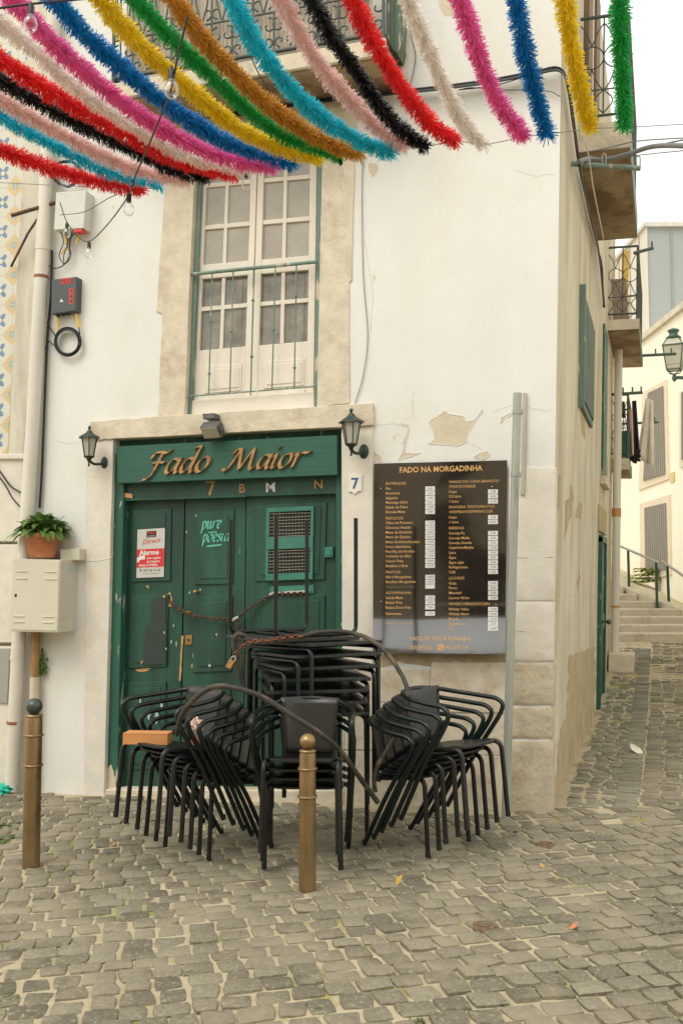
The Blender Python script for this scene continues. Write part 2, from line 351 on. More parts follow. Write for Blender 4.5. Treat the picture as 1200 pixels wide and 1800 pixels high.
def sett(mb, cx, cy, a, w, h, n=4, tilt=.02, up=0.0):
    ca, sa = math.cos(a), math.sin(a); vs = []
    tx, ty = R.gauss(0, tilt), R.gauss(0, tilt); dz = R.gauss(0, .0032)+up; ph = R.random()*6; am = .0016+.002*R.random()
    jit = [(R.uniform(-.010,.010), R.uniform(-.008,.008)) for _ in range(4)]
    zb = gz(cx, cy)
    for j in range(n):
        for i in range(n):
            u, v = PAR[n][i], PAR[n][j]
            q = .25*(1-u)*(1-v), .25*(1+u)*(1-v), .25*(1+u)*(1+v), .25*(1-u)*(1+v)
            jx = sum(k*p[0] for k, p in zip(q, jit)); jy = sum(k*p[1] for k, p in zip(q, jit))
            e = max(abs(u), abs(v)); k = 1-.075*(abs(u*v))**3
            lx, ly = u*w/2*k+jx, v*h/2*k+jy
            z = tx*lx+ty*ly+dz+am*math.sin(lx*60+ph)*math.cos(ly*55+ph)-(.003 if e > .95 else 0)-(.002 if e > .95 and abs(u*v) > .9 else 0)
            vs.append(V((cx+lx*ca-ly*sa, cy+lx*sa+ly*ca, zb+z)))
    # wider, lower rim so that the edges are rounded
    rim = [i for i in range(n)]+[j*n+n-1 for j in range(1, n)]+[(n-1)*n+i for i in range(n-2, -1, -1)]+[j*n for j in range(n-2, 0, -1)]
    c = V((cx, cy, 0)); base = []
    for i in rim:
        p = vs[i]; o = p-V((cx, cy, p.z)); base.append(V((cx, cy, p.z))+o*1.045+V((0,0,-.035)))
    fs = [(j*n+i, j*n+i+1, (j+1)*n+i+1, (j+1)*n+i) for j in range(n-1) for i in range(n-1)]
    k = len(rim); mb.add(vs, fs, True); mb.add([vs[i] for i in rim]+base, [(i, k+i, k+(i+1) % k, (i+1) % k) for i in range(k)])
mb = MB(); A0 = rad(30); v = -7.5; row = 0
while v < 3.2:                            # main square, rows turned to the street corner
    h = R.uniform(.102, .126); u = -6.5+R.random()*.1
    while u < 6.5:
        w = R.uniform(.098, .148)
        uu, vv = u+w/2, v+h/2+.05*math.sin(u*.9+.4)+.012*math.sin(u*3.1+row)
        x = uu*math.cos(A0)-vv*math.sin(A0); y = uu*math.sin(A0)+vv*math.cos(A0)
        u += w+R.uniform(.009, .021)
        lim = .05 if x < 0 else min(.9, .24+.35*max(0, x-.4))
        if not (-4.9 < x < 4.4 and -4.5 < y and y < (-.04 if x < .03 else lim)): continue
        far = y > -1.2 and x < 0
        if x < .5 and y > -.16 and R.random() < .6: continue
        drop = -.004*R.random() if not (x < .4 and y > -1.9) else -.0045*R.random()
        sett(mb, x, y, A0+R.gauss(0, .045)+.045*math.cos(u*.9+.4), w, h, 5 if y < -1.0 else 4, .016, drop)
    v += h+R.uniform(.009, .015); row += 1
build('cobblestone_paving', mb, m_sett, kind='structure')
mb = MB(); y = 0.0
while y < 9.3:                            # the side street, rows across it
    h = R.uniform(.095, .12); x = .585+R.random()*.02
    while x < 5.6:
        w = R.uniform(.11, .17)
        lim = min(.9, .24+.35*max(0, x-.4))
        if y > lim-.02 or x > 4.4: sett(mb, x+w/2, y+h/2+.02*math.sin(x*2), R.gauss(0, .06)+.06, w, h, 4 if y < 5 else 2, .016, -.003*R.random())
        x += w+R.uniform(.006, .016)
    y += h+R.uniform(.006, .014)
build('side_street_paving', mb, m_sett, kind='structure')
mb = MB(); mbd = MB(); y = .26
while y < 8.8:                            # gutter: a strip of narrow transverse setts and rough stones along the wall
    h = R.uniform(.05, .07); sett(mbd, .49, y+h/2, R.gauss(0, .03), .17, h, 4, .01, .001-.002*R.random()); y += h+R.uniform(.005, .01)
y = .2
while y < 8.8:
    h = R.uniform(.06, .11); x = .05+R.random()*.05
    while x < .37:
        w = R.uniform(.08, .14)
        if R.random() > .06: sett(mb, x+w/2, y+h/2, R.gauss(0, .2), w*.92, h, 4, .02, -.001-.004*R.random())
        x += w+.015
    y += h+R.uniform(.008, .02)
build('gutter_edge_paving', mbd, m_settd, kind='structure'); build('wall_foot_paving', mb, m_settd, kind='structure')

# ------------------------------------------------------------------ the corner house
from mathutils.geometry import tessellate_polygon
house = thing('corner_house', 'white plastered corner house with green doors under the sign and a barred window above', 'house', F(600,1400))
def SP(y, z, d=0.0): return V((-SN.z/SN.x*z, y, z))+SN*d
DOORH = [(198,770),(600,749),(603,1415),(180,1415)]; WINH = [(345,222),(568,200),(557,716),(324,730)]
outer = [(10,1475),(86,-420),(994,-420),(964,1475)]
loops = [[F(*p) for p in l] for l in (outer, DOORH, WINH)]
flat = sum(loops, []); tris = tessellate_polygon(loops)
mb = MB(); mb.add(flat, tris)
for l in loops[1:]:
    for a, b in zip(l, l[1:]+l[:1]): mb.add([a, b, b+V((0,.3,0)), a+V((0,.3,0))], [(0,1,2,3)])
build('front_wall', mb, m_plaster, house)
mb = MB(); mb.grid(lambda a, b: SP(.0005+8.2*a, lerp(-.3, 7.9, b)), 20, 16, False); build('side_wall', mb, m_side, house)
mb = MB(); tl, tr = F(140,-420), F(994,-420); mb.hexa([tl, tr, tr+V((0,8.2,0)), tl+V((0,8.2,0))], [p+V((0,0,.12)) for p in (tl, tr, tr+V((0,8.2,0)), tl+V((0,8.2,0)))]); build('roof_light_block', mb, m_slab, house)  # unseen flat top, added to keep sky light out of the hollow house
def part(name, px, d0, d1, mat, parent=house, bevel=.0, plane=F, kind=None):
    return build(name, MB().pq(px, d0, d1, plane), mat, parent, bevel)
def jag(px, amp=3.0, n=3, seed=1):        # ragged outline
    r = random.Random(seed); out = []
    for (x0, y0), (x1, y1) in zip(px, px[1:]+px[:1]):
        for k in range(n):
            t = k/n; out.append((lerp(x0, x1, t)+r.uniform(-amp, amp)*(k > 0), lerp(y0, y1, t)+r.uniform(-amp, amp)*(k > 0)))
    return out
def chip(x, y, w, h, s):
    r = random.Random(s); n = 9
    return [(x+w*.55*math.cos(6.283*k/n)*r.uniform(.45,1.25), y+h*.55*math.sin(6.283*k/n)*r.uniform(.45,1.25)) for k in range(n)]
def crack(px, w=.0016, plane=F, parent=None):
    r = random.Random(int(px[0][0]*7)); pts = []
    for (x0, y0), (x1, y1) in zip(px, px[1:]):
        for k in range(5): t = k/5; pts.append((lerp(x0,x1,t)+r.uniform(-1.6,1.6), lerp(y0,y1,t)+r.uniform(-1.6,1.6)))
    P = [plane(x, y, .0008) for x, y in pts]; mb = MB()
    for i, (p, q) in enumerate(zip(P, P[1:])):
        t = (q-p).normalized(); s = t.cross(V((0,-1,0)) if plane is F else SN)*w*.5; mb.add([p-s, p+s, q+s*.9, q-s*.9], [(0,1,2,3)])
    return build('wall_crack', mb, m_crack, parent or house)
def flat_patch(name, px, mat, d=.0015, plane=F, parent=house):
    pts = [plane(x, y, d) for x, y in px]
    return build(name, MB().add(pts, tessellate_polygon([pts])), mat, parent)
m_crack = M('crack_line', (.33,.27,.19), .95, bump=0)
Z5 = lambda l, k, ox, oy: [(x/k+ox, y/k+oy) for x, y in l]
for i, l in enumerate([
  [(375,215),(395,190),(440,165),(470,140),(500,160),(585,170),(592,205),(640,195),(680,150),(690,120),(690,150),(650,200),(620,250),(595,290),(600,325),(540,345),(470,340),(375,335),(410,310),(405,265)],
  [(640,410),(680,385),(720,375),(735,400),(700,425),(645,420)], [(800,215),(800,180),(860,150),(865,160),(820,185)],
  [(195,430),(220,390),(235,330),(222,330),(250,270),(256,240),(220,225),(225,212),(265,225),(262,265),(242,340),(240,388),(330,388),(270,408),(215,425)],
  [(58,380),(100,410),(98,440),(58,440)]]):
    o_ = jag(Z5(l, 3.333, 640, 680), .7, 2, i); pp_ = flat_patch('peeled_patch', o_, m_bare)
    build('flaking_edge', MB().tube([F(x, y, .001) for x, y in o_], [.0012+.0026*abs(math.sin(k*.9+i)) for k in range(len(o_))], 6, close=True), m_plaster, pp_)
flat_patch('peeled_patch', jag([(648,286),(662,288),(664,300),(655,312),(648,300)], 1, 2, 8), m_bare)
flat_patch('peeled_patch', jag([(770,-30),(800,-30),(812,8),(800,26),(782,28),(772,12)], 1.5, 3, 9), m_bare)
for i, l in enumerate([[(315,130),(345,150),(330,370),(305,380)], [(372,320),(400,300),(412,200),(430,270),(420,400),(390,500),(362,615)], [(440,440),(470,330),(490,350),(480,450)], [(450,900),(470,800),(476,860),(458,950)]]):
    flat_patch('peeled_patch', jag(Z5(l, 4, 900, 800), 1.2, 3, 20+i), m_bare2, plane=S)
flat_patch('bare_masonry', jag([(999,1154),(1020,1145),(1046,1137),(1046,1258),(1010,1340),(972,1424),(969,1422),(974,1380),(982,1300),(997,1250)], 3.2, 8, 31), m_bare2, plane=S)
flat_patch('peeled_patch', jag(Z5([(420,1200),(455,1240),(465,1420),(440,1380)], 3.6, 900, 380), .6, 2, 33), m_bare2, plane=S)
flat_patch('peeled_patch', jag(Z5([(560,1420),(600,1530),(602,1660),(575,1600)], 3.6, 900, 380), .6, 2, 34), m_bare2, plane=S)
for l in ([(727,690),(724,712),(728,742)], [(662,748),(700,746),(722,744)], [(868,725),(900,712),(952,722),(975,721)], [(820,776),(855,795)], [(250,735),(200,744),(170,741)], [(100,775),(125,781),(150,775)], [(425,560),(424,640)], [(640,420),(655,520),(650,600)], [(905,300),(940,310),(983,305)]):
    crack(l)
for l in ([(1000,830),(1004,900),(1001,980)], [(1012,760),(1015,860),(1012,960)], [(1024,800),(1026,900)], [(985,1285),(1010,1263),(1044,1236)], [(992,1050),(1010,1044)]):
    crack(l, .003, S)
# stone at the foot of the wall and the corner stones
mb = MB()
for (x0, x1, y0, y1) in [(656,755,1176,1234),(757,893,1164,1252),(604,700,1236,1318),(702,893,1254,1326),(604,760,1320,1440),(762,893,1328,1440)]:
    mb.pq([(x0,y0),(x1,y0+.008*(x1-x0)),(x1,y1+.012*(x1-x0)),(x0,y1)], -.02, .008+R.uniform(0,.006))
build('stone_base', mb, m_stone, house, .008, seg=2)
flat_patch('bare_masonry', jag([(650,1150),(890,1150),(890,1170),(860,1180),(800,1162),(757,1172),(700,1162),(652,1178)], 3, 4, 40), m_bare2, .003)
flat_patch('bare_masonry', jag([(604,1180),(656,1176),(656,1240),(604,1236)], 2, 3, 41), m_bare, .002)
def corner_block(y0, y1, mat, wy, dx):
    bl, br, tl, tr = F(893, y1), F(980, y1), F(893, y0), F(980, y0)
    zb, zt = br.z, tr.z; xb, xt = -SN.z/SN.x*zb+dx, -SN.z/SN.x*zt+dx
    def fn(x, y, z): return V((x, y, z))
    loA = [V((bl.x,-.012,bl.z)), V((xb,-.012,zb)), V((xb,wy,zb)), V((bl.x,wy,bl.z))]
    hiA = [V((tl.x,-.012,tl.z)), V((xt,-.012,zt)), V((xt,wy,zt)), V((tl.x,wy,tl.z))]
    o = build('corner_stone', MB().hexa(hiA, loA), mat, house, .012 if mat is m_stone_pale else .022, seg=2)
    bm = bmesh.new(); bm.from_mesh(o.data); bmesh.ops.subdivide_edges(bm, edges=bm.edges, cuts=6, use_grid_fill=True)
    for v_ in bm.verts:
        p = v_.co; n = math.sin(p.x*31+p.z*17)*math.sin(p.z*43+p.y*29)+.7*math.sin(p.z*71-p.x*53)*math.sin(p.y*61+p.x*37)
        v_.co += V((1, -1, 0)).normalized()*n*.0045
    bm.to_mesh(o.data); bm.free(); o.data.polygons.foreach_set('use_smooth', [True]*len(o.data.polygons))
for y0, y1, mt, wy, dx in [(821,1056.5,m_stone_pale,.10,.010),(1057,1162.5,m_stone_pale,.10,.011),(1164,1240,m_quoin,.2,.018),(1243,1299,m_quoin,.12,.014),(1302,1450,m_quoin,.16,.02)]:
    corner_block(y0, y1, mt, wy, dx)
def crackq(px, w):
    P = [F(x, y, .0125) for x, y in px]; mb = MB()
    for p, q in zip(P, P[1:]): mb.add([p-Zc_*w, p+Zc_*w, q+Zc_*w*.7, q-Zc_*w*.7], [(0,1,2,3)])
    build('stone_joint', mb, m_crack, house)
Zc_ = V((0,0,1)); crackq([(897,983),(915,980),(940,982),(962,980),(972,979)], .002); crackq([(897,1108),(930,1111),(950,1109)], .0015)
# stone round door and window
part('door_lintel', jag([(158,741),(290,731),(655,708),(656,747),(600,751),(200,771),(160,774)], 1.0, 5, 3), -.1, .03, m_stone, bevel=.004)
part('door_jamb', jag([(152,775),(199,772),(183,1412),(147,1412)], .7, 8, 4), -.1, .014, m_stone_pale, bevel=.004)
part('door_jamb', jag([(601,752),(655,749),(655,1175),(604,1178),(603,1412),(602,1412)], .5, 6, 5), -.1, .012, m_stone_pale, bevel=.003)
part('window_jamb', jag([(299,200),(345,222),(324,732),(278,732),(285,551),(275,548)], .8, 5, 6), -.1, .012, m_stone, bevel=.003)
part('window_jamb', jag([(568,198),(629,178),(623,280),(618,493),(613,497),(614,708),(557,716)], .8, 5, 7), -.1, .011, m_stone, bevel=.003)
part('window_head', jag([(299,199),(629,177),(568,199),(345,221)], .8, 3, 8), -.1, .014, m_stone)
# the window
win = build('window', MB().pq([(344,221),(569,199),(569,206),(344,228)], -.14, -.06).pq([(347,225),(358,225),(336,727),(324,729)], -.14, -.045).pq([(559,205),(570,205),(559,717),(552,717)], -.14, -.05), m_teal, house, .003)
L2 = lambda a, b, t: (lerp(a[0], b[0], t), lerp(a[1], b[1], t))
def leaf(TL, TR, BR, BL, cols, rows, panel):     # white casement: outer stiles, bars, bottom panel
    mb = MB(); q = lambda s, t: L2(L2(TL, TR, s), L2(BL, BR, s), t)
    def bar(s0, s1, t0, t1, d0, d1): mb.pq([q(s0,t0), q(s1,t0), q(s1,t1), q(s0,t1)], d0, d1)
    bar(0, cols[0], 0, 1, -.13, -.085); bar(cols[-1], 1, 0, 1, -.13, -.085)
    bar(cols[0], cols[-1], 0, rows[0], -.13, -.087); 
    for r0, r1 in zip(rows[1::2], rows[2::2]): bar(cols[0], cols[-1], r0, r1, -.13, -.095 if r1-r0 < .03 else -.088)
    for c0, c1 in zip(cols[1:-1:2], cols[2:-1:2]): bar(c0, c1, rows[0], rows[-1], -.13, -.0955)
    bar(cols[0], cols[-1], rows[-1], 1, -.13, -.088)
    for t0, t1 in panel: bar(.2, .84, t0, t1, -.1, -.078); bar(.24, .8, t0+.012, t1-.012, -.1, -.072)
    return mb, q
mb, q = leaf((358,222),(454,213),(439,707),(337,716),[.09,.44,.50,.90],[.05,.205,.22,.355,.37,.495,.545,.645,.66,.80],[(.86,.955)])
sash = build('window_leaf', mb, m_winwhite, win, .0025)
for t0, t1, mt in ((.05,.355,m_pane),(.37,.495,m_pane),(.545,.80,m_pane2)):
    build('window_pane', MB().add([F(*p, -.112) for p in (q(.09,t0), q(.9,t0), q(.9,t1), q(.09,t1))], [(0,1,2,3)]), mt, win)
mb, q = leaf((456,213),(558,204),(551,698),(441,707),[.10,.44,.50,.89],[.05,.205,.22,.355,.37,.495,.545,.645,.66,.80],[(.86,.955)])
sash = build('window_leaf', mb, m_winwhite, win, .0025)
for t0, t1, mt in ((.05,.355,m_pane),(.37,.495,m_pane),(.545,.80,m_pane2)):
    build('window_pane', MB().add([F(*p, -.113) for p in (q(.1,t0), q(.89,t0), q(.89,t1), q(.1,t1))], [(0,1,2,3)]), mt, win)
build('window_sill', MB().pq([(337,704),(552,688),(552,717),(330,729)], -.13, -.055), m_winwhite, win, .004)
rl = build('window_railing', MB().tube([F(338,482,-.01), F(558,460,-.01)], .014, 10), m_teal, house)
build('bottom_rail', MB().tube([F(330,697,-.015), F(555,679,-.015)], .006, 6), m_teal, rl)
for (a, b, ks) in [((373,479),(367,693),(.40,.83)),((410,475),(404,690),(.5,)),((446,472),(441,687),(.26,.72)),((484,467),(478,684),(.52,)),((521,464),(517,681),(.26,.84))]:
    m_ = MB().tube([F(*a, -.012), F(*b, -.014)], .0062, 6)
    for k in ks: m_.ball(F(*L2(a, b, k), -.0125), .014, 10, (1,1,.8))
    build('baluster', m_, m_teal, rl)
# the doors
DF = build('door_frame', MB().pq([(199,771),(218,845),(206,1392),(183,1396)], -.2, -.03).pq([(590,835),(601,750),(603,1392),(589,1392)], -.2, -.035).pq([(199,771),(601,750),(601,770),(202,790)], -.22, -.1), m_green2, house, .004)
build('transom_board', MB().pq([(214,849),(592,834),(591,868),(214,880)], -.2, -.06).pq([(214,876),(432,869),(432,874),(214,881)], -.14, -.045), m_green, house, .003)
build('door_recess', MB().pq([(200,772),(601,752),(603,1400),(184,1400)], -.26, -.22), m_dark, house)
mb = MB()
for s, x, y, z in (('7',363,871,37),('B',419,866,22),('N',551,859,22)):
    write(mb, s, x, y, z, -.056, slope=-.04, lean=.12 if s == '7' else 0, bold=.012)
build('transom_letters', mb, m_letter, house)
mb = MB(); write(mb, 'M', 466, 865, 24, -.056, slope=-.04, bold=.008); build('transom_letters', mb, m_white, house)
def panel(mb, px, d, depth=.014, wdt=.012):       # raised field with a moulding round it
    cx = sum(p[0] for p in px)/4; cy = sum(p[1] for p in px)/4
    mb.pq(px, d-.01, d+depth)
    k = [(cx+(x-cx)*(1-10/max(20, abs(x-cx))), cy+(y-cy)*(1-10/max(20, abs(y-cy)))) for x, y in px]
    mb.pq(k, d, d+depth+.007)
mb = MB().pq([(216,881),(324,877),(315,1392),(206,1394)], -.17, -.12)
for p in ([(233,896),(301,893),(299,1021),(231,1023)], [(230,1047),(296,1044),(293,1172),(226,1175)], [(226,1200),(292,1198),(289,1350),(222,1354)]): panel(mb, p, -.12)
lf1 = build('door_leaf', mb, m_green, house, .003)
mb = MB().pq([(326,877),(432,872),(427,1392),(317,1392)], -.17, -.125)
for p in ([(345,899),(411,896),(409,1026),(342,1028)], [(341,1050),(408,1047),(406,1180),(339,1182)], [(339,1205),(405,1203),(403,1350),(336,1352)]): panel(mb, p, -.125)
lf2 = build('door_leaf', mb, m_green, house, .003)
mb = MB().pq([(433,872),(590,866),(589,1392),(428,1392)], -.17, -.118)
for p in ([(451,887),(574,882),(570,1019),(448,1022)], [(448,1048),(571,1045),(569,1190),(447,1193)], [(446,1215),(569,1212),(567,1350),(444,1353)]): panel(mb, p, -.118)
lf3 = build('door_leaf', mb, m_green, house, .003)
m_pblue = M('pale_blue_patch', (.36,.46,.44), .6, bump=.1)
flat_patch('repainted_area', jag([(267,1054),(292,1050),(292,1166),(250,1169),(256,1103),(263,1098)], 1, 4, 50), m_repaint, -.0975, parent=lf1)
for i, px in enumerate([[(237,1176),(250,1175),(267,1174),(258,1180),(243,1181)], [(252,1160),(249,1168),(247,1164)], [(256,1030),(262,1029),(261,1036)], [(291,1045),(289,1052),(285,1048)]]):
    flat_patch('bare_wood_patch', jag(px, .8, 2, 60+i), m_wood, -.095 if i == 1 else -.0935 if i else -.1165, parent=lf1)
for x, y, w, h in [(289,1112,3,5),(292,1140,2,5),(301,1128,2,8),(310,1132,1.5,10),(296,1058,2,8),(305,1100,1.5,6),(233,1300,4,14),(262,1256,6,16),(276,1262,8,20),(284,1240,5,14),(247,1232,3,10),(270,1290,5,9)]:
    flat_patch('paint_chip', chip(x, y, w, h, int(x*3+y)), m_flake if w < 5 else m_pblue, -.093 if 226 < x < 293 else -.117, parent=lf1)
flat_patch('bare_wood_patch', jag([(319,1118),(323,1118),(320,1160),(318,1196),(314,1196),(317,1150)], .8, 4, 70), m_wood, -.117, parent=lf1)
for x, y, w, h in [(369,1170,5,6),(381,1115,4,6),(340,1152,4,14),(338,1170,4,8),(345,906,3,5),(352,1037,2,6),(333,1042,3,4),(328,935,2,6)]:
    flat_patch('paint_chip', chip(x, y, w, h, int(x*3+y)), m_flake if w != 4 else m_wood, -.099 if 345 < x < 405 else -.122, parent=lf2)
build('knob', MB().lathe([(.014,0),(.014,.008),(.006,.012),(.006,.03),(.013,.036),(.015,.045),(.010,.052),(0.0,.054)], F(347,1040,-.125), 12, Matrix.Rotation(rad(90), 3, 'X')), m_brass, lf2)
build('knob', MB().lathe([(.014,0),(.014,.008),(.006,.012),(.006,.03),(.014,.036),(.016,.045),(.010,.052),(0.0,.054)], F(333,1077,-.125), 12, Matrix.Rotation(rad(90), 3, 'X')), m_brass, lf2)
lk = build('lock_plate', MB().pq([(326,1117),(338,1116),(337,1133),(325,1134)], -.13, -.118), m_brass, lf2, .001)
flat_patch('keyhole', [(330,1123),(333,1123),(333,1127),(330,1127)], m_dark, -.1165, parent=lf2)
hp = flat_patch('broken_hole', jag([(293,1044),(299,1040),(303,1052),(302,1066),(294,1066)], .8, 2, 80), m_wood, -.114, parent=lf1)
flat_patch('hole_opening', jag([(294.5,1047),(299,1045),(300.5,1053),(299,1060),(295,1058)], .4, 2, 81), m_ink, -.1125, parent=lf1)
build('hinge', MB().pq([(216,866),(233,868),(233,876),(217,874)], -.06, -.045), m_wood, lf1, .002)
flat_patch('bare_wood_patch', jag([(187,1352),(196,1344),(204,1368),(205,1391),(186,1392)], 1.5, 4, 95), m_bare, -.027, parent=DF)
flat_patch('bare_wood_patch', jag([(193,1130),(197,1138),(195,1148),(191,1142)], .8, 3, 96), m_wood, -.027, parent=DF)
# ventilation grille, letter slot and bell box on the right leaf
gr = build('vent_grille', MB().pq([(468,893),(551,889),(551,897),(468,901)], -.1, -.078).pq([(467,945),(550,942),(549,963),(467,966)], -.1, -.078).pq([(466,1009),(549,1006),(549,1018),(466,1021)], -.1, -.078).pq([(468,900),(473,900),(471,1010),(466,1010)], -.1, -.079).pq([(546,896),(551,896),(549,1008),(544,1008)], -.1, -.079), m_greenL, lf3, .001)
build('grille_backing', MB().pq([(472,899),(547,896),(545,1009),(470,1012)], -.1, -.0945), m_dark, lf3)
mb = MB()
for y0, y1, n in ((903,943,8),(968,1008,8)):
    for k in range(n):
        y = lerp(y0, y1, k/(n-1)); mb.tube([F(471,y+1.5+R.uniform(-1,1),-.086), F(508,y+R.uniform(-1,1),-.084), F(547,y-1.5,-.086)], .0028, 5)
    for k in range(13): x = 475+k*5.6; mb.tube([F(x,y0-3,-.09), F(x,y1+3,-.09)], .0016, 4)
build('grille_bar', mb, M('rusty_grille_bar', (.26,.235,.18), .6, metal=.3, var=.3, bump=0), lf3)
mb = MB()
for x in (470,548):
    for y in (896,944,953,967,1013): mb.ball(F(x,y,-.078), .005, 8)
build('rivet', mb, m_greenL, lf3)
build('letter_slot', MB().pq([(474,1031),(551,1028),(551,1043),(474,1046)], -.118, -.102).pq([(478,1036),(547,1033),(547,1040),(478,1043)], -.11, -.096), m_greenL, lf3, .0015)
flat_patch('worn_edge', jag([(481,1041),(535,1037),(538,1041),(484,1045)], .8, 4, 90), m_flake, -.0945, parent=lf3)
build('bell_box', MB().pq([(570,962),(585,961),(585,979),(570,980)], -.118, -.085).pq([(573,966),(582,965),(582,976),(573,977)], -.09, -.08), m_greenL, lf3, .002)
# stencilled words on the middle leaf
m_sten = M('mint_stencil_paint', (.12,.47,.36), .6, bump=0)
mb = MB()
nib(mb, '.pure.', 350, 930, 13, -.1025, -.1010, slope=-.05, slant=.15, w=.3, sx=1.0)
nib(mb, '.poesia.', 352, 953, 13, -.1025, -.1010, slope=-.05, slant=.15, w=.3, sx=.92)
mb.pq([(364,959),(390,956),(389,959),(363,962)], -.1025, -.101).pq([(366,935),(381,934),(381,936),(366,937)], -.1025, -.101)
build('stencil_lettering', mb, m_sten, lf2)
build('threshold', MB().pq([(185,1388),(603,1390),(603,1425),(180,1425)], -.25, .02), m_stone, house, .006)
# ------------------------------------------------------------------ front balcony of the house
BD = .5; zb = F(560,182).z; xl, xr = F(190,186,BD).x, F(676,104,BD).x
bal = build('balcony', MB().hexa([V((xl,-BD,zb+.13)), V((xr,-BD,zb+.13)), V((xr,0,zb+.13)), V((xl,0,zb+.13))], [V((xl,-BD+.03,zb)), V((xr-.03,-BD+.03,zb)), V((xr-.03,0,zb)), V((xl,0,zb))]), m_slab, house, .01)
build('balcony_edge', MB().hexa([V((xl,-BD-.012,zb+.02)), V((xr+.01,-BD-.012,zb+.02)), V((xr+.01,-BD+.02,zb+.02)), V((xl,-BD+.02,zb+.02))], [p+V((0,0,.125)) for p in (V((xl,-BD-.012,zb+.02)), V((xr+.01,-BD-.012,zb+.02)), V((xr+.01,-BD+.02,zb+.02)), V((xl,-BD+.02,zb+.02)))]), m_slabface, bal, .006)
def scroll(mb, c, r, a0, turns, u, v, rt=.007, sg=1):
    pts = []
    for k in range(15):
        t = k/14; a = a0+sg*turns*2*math.pi*t; q = r*(1-.75*t); pts.append(V(c)+V(u)*math.cos(a)*q+V(v)*math.sin(a)*q)
    mb.tube(pts, rt, 5)
X, Zv = V((1,0,0)), V((0,0,1))
z0 = zb+.21; y0 = -BD+.04
mb = MB().tube([V((xl+.02,y0,z0)), V((xr-.02,y0,z0))], .016, 6).tube([V((xl+.02,y0,z0+.95)), V((xr-.02,y0,z0+.95))], .018, 6).tube([V((xl+.02,y0,z0+.3)), V((xr-.02,y0,z0+.3))], .008, 5)
for sx in (xl+.02, xr-.02):
    for z in (z0, z0+.95): mb.tube([V((sx,y0,z)), V((sx,0,z))], .014, 6)
    mb.tube([V((sx,y0,z0-.08)), V((sx,y0,z0+1.0))], .014, 6)
    for k in range(4): mb.tube([V((sx,y0+.1*(k+1),z0)), V((sx,y0+.1*(k+1),z0+.95))], .007, 5)
n = 13; w = (xr-xl-.04)/n
for k in range(n):
    cx = xl+.02+w*(k+.5)
    for s in (-1, 1):
        scroll(mb, (cx+s*w*.25,y0,z0+.2), .065, rad(90), .85, X, Zv, sg=-s); scroll(mb, (cx+s*w*.22,y0,z0+.075), .045, rad(-90), .9, X, Zv, sg=s)
        scroll(mb, (cx+s*w*.24,y0,z0+.38), .05, rad(-90), .8, X, Zv, sg=s)
        mb.tube(smooth([V((cx,y0,z0+.3)), V((cx+s*w*.3,y0,z0+.5)), V((cx+s*w*.32,y0,z0+.7)), V((cx+s*w*.05,y0,z0+.93))], 4), .007, 5)
    mb.tube([V((cx-w*.5,y0,z0)), V((cx-w*.5,y0,z0+.95))], .007, 5)
build('balcony_railing', mb, m_iron, bal)
m_corr = M('corrugated_sheet', (.58,.52,.42), .6, var=.06, scale=6, bump=.05, col2=(.46,.40,.31), th=.62, sc2=3, stretch=(1,1,.2))
mb = MB(); mb.grid(lambda a, b: V((lerp(xl+.1, xr-.12, a), y0+.06+.012*math.sin(a*(xr-xl)*165), lerp(z0+.03, z0+.92, b))), 330, 1)
build('balcony_screen', mb, m_corr, bal)
build('open_shutter', MB().pq([(678,-20),(703,-20),(702,72),(697,92),(679,84)], 0, .22), M('peeling_green_shutter', (.12,.17,.12), .7, var=.3, scale=8, bump=.3, col3=(.48,.44,.34), th3=.56, sc3=14, stretch=(1,1,.4)), house, .004)
part('upper_window_jamb', [(707,-30),(724,-30),(716,158),(704,160)], -.02, .012, m_stone_pale)
# ------------------------------------------------------------------ side wall: shutters, door, balconies
def sbox(y0, y1, z0, z1, d0, d1):
    a = [SP(y0,z0,d1), SP(y1,z0,d1), SP(y1,z1,d1), SP(y0,z1,d1)]; return a, [p-SN*(d1-d0) for p in a]
def sb(*a, mb=None): return (mb or MB()).hexa(*sbox(*a))
mb = sb(1.9,3.36,3.13,4.18,0,.03); 
for k in range(9): sb(1.98+.155*k,2.10+.155*k,3.2,4.12,.03,.042, mb=mb)
build('shutter', mb, m_green, house, .003)
build('shutter_edge', sb(1.86,1.905,3.10,4.2,0,.055), m_teal, house, .002)
build('side_window', sb(5.35,6.1,2.85,4.7,-.0,.025), m_green2, house, .003)
build('side_sill', sb(5.2,6.2,2.72,2.82,0,.07), m_stone, house, .005)
sd = build('side_door', sb(5.05,5.95,.12,2.02,-.0,.02), m_green, house, .003)
mb = MB()
for yy in (5.0,5.93): sb(yy,yy+.08,.08,2.08,0,.05, mb=mb)
sb(5.0,6.0,2.02,2.10,0,.05, mb=mb); sb(5.1,5.9,1.0,1.16,.02,.035, mb=mb)
build('side_door_frame', mb, m_green2, house, .003)
build('side_door_lintel', sb(4.85,6.15,2.14,2.45,0,.03), m_bare2, house, .006)
build('handle', MB().tube([SP(5.2,1.08,.02), SP(5.2,1.08,.10)], .012, 8).ball(SP(5.2,1.08,.12), .03, 10).ball(SP(5.2,1.08,.04), .035, 10, (.5,1,1)), m_darkball, sd)
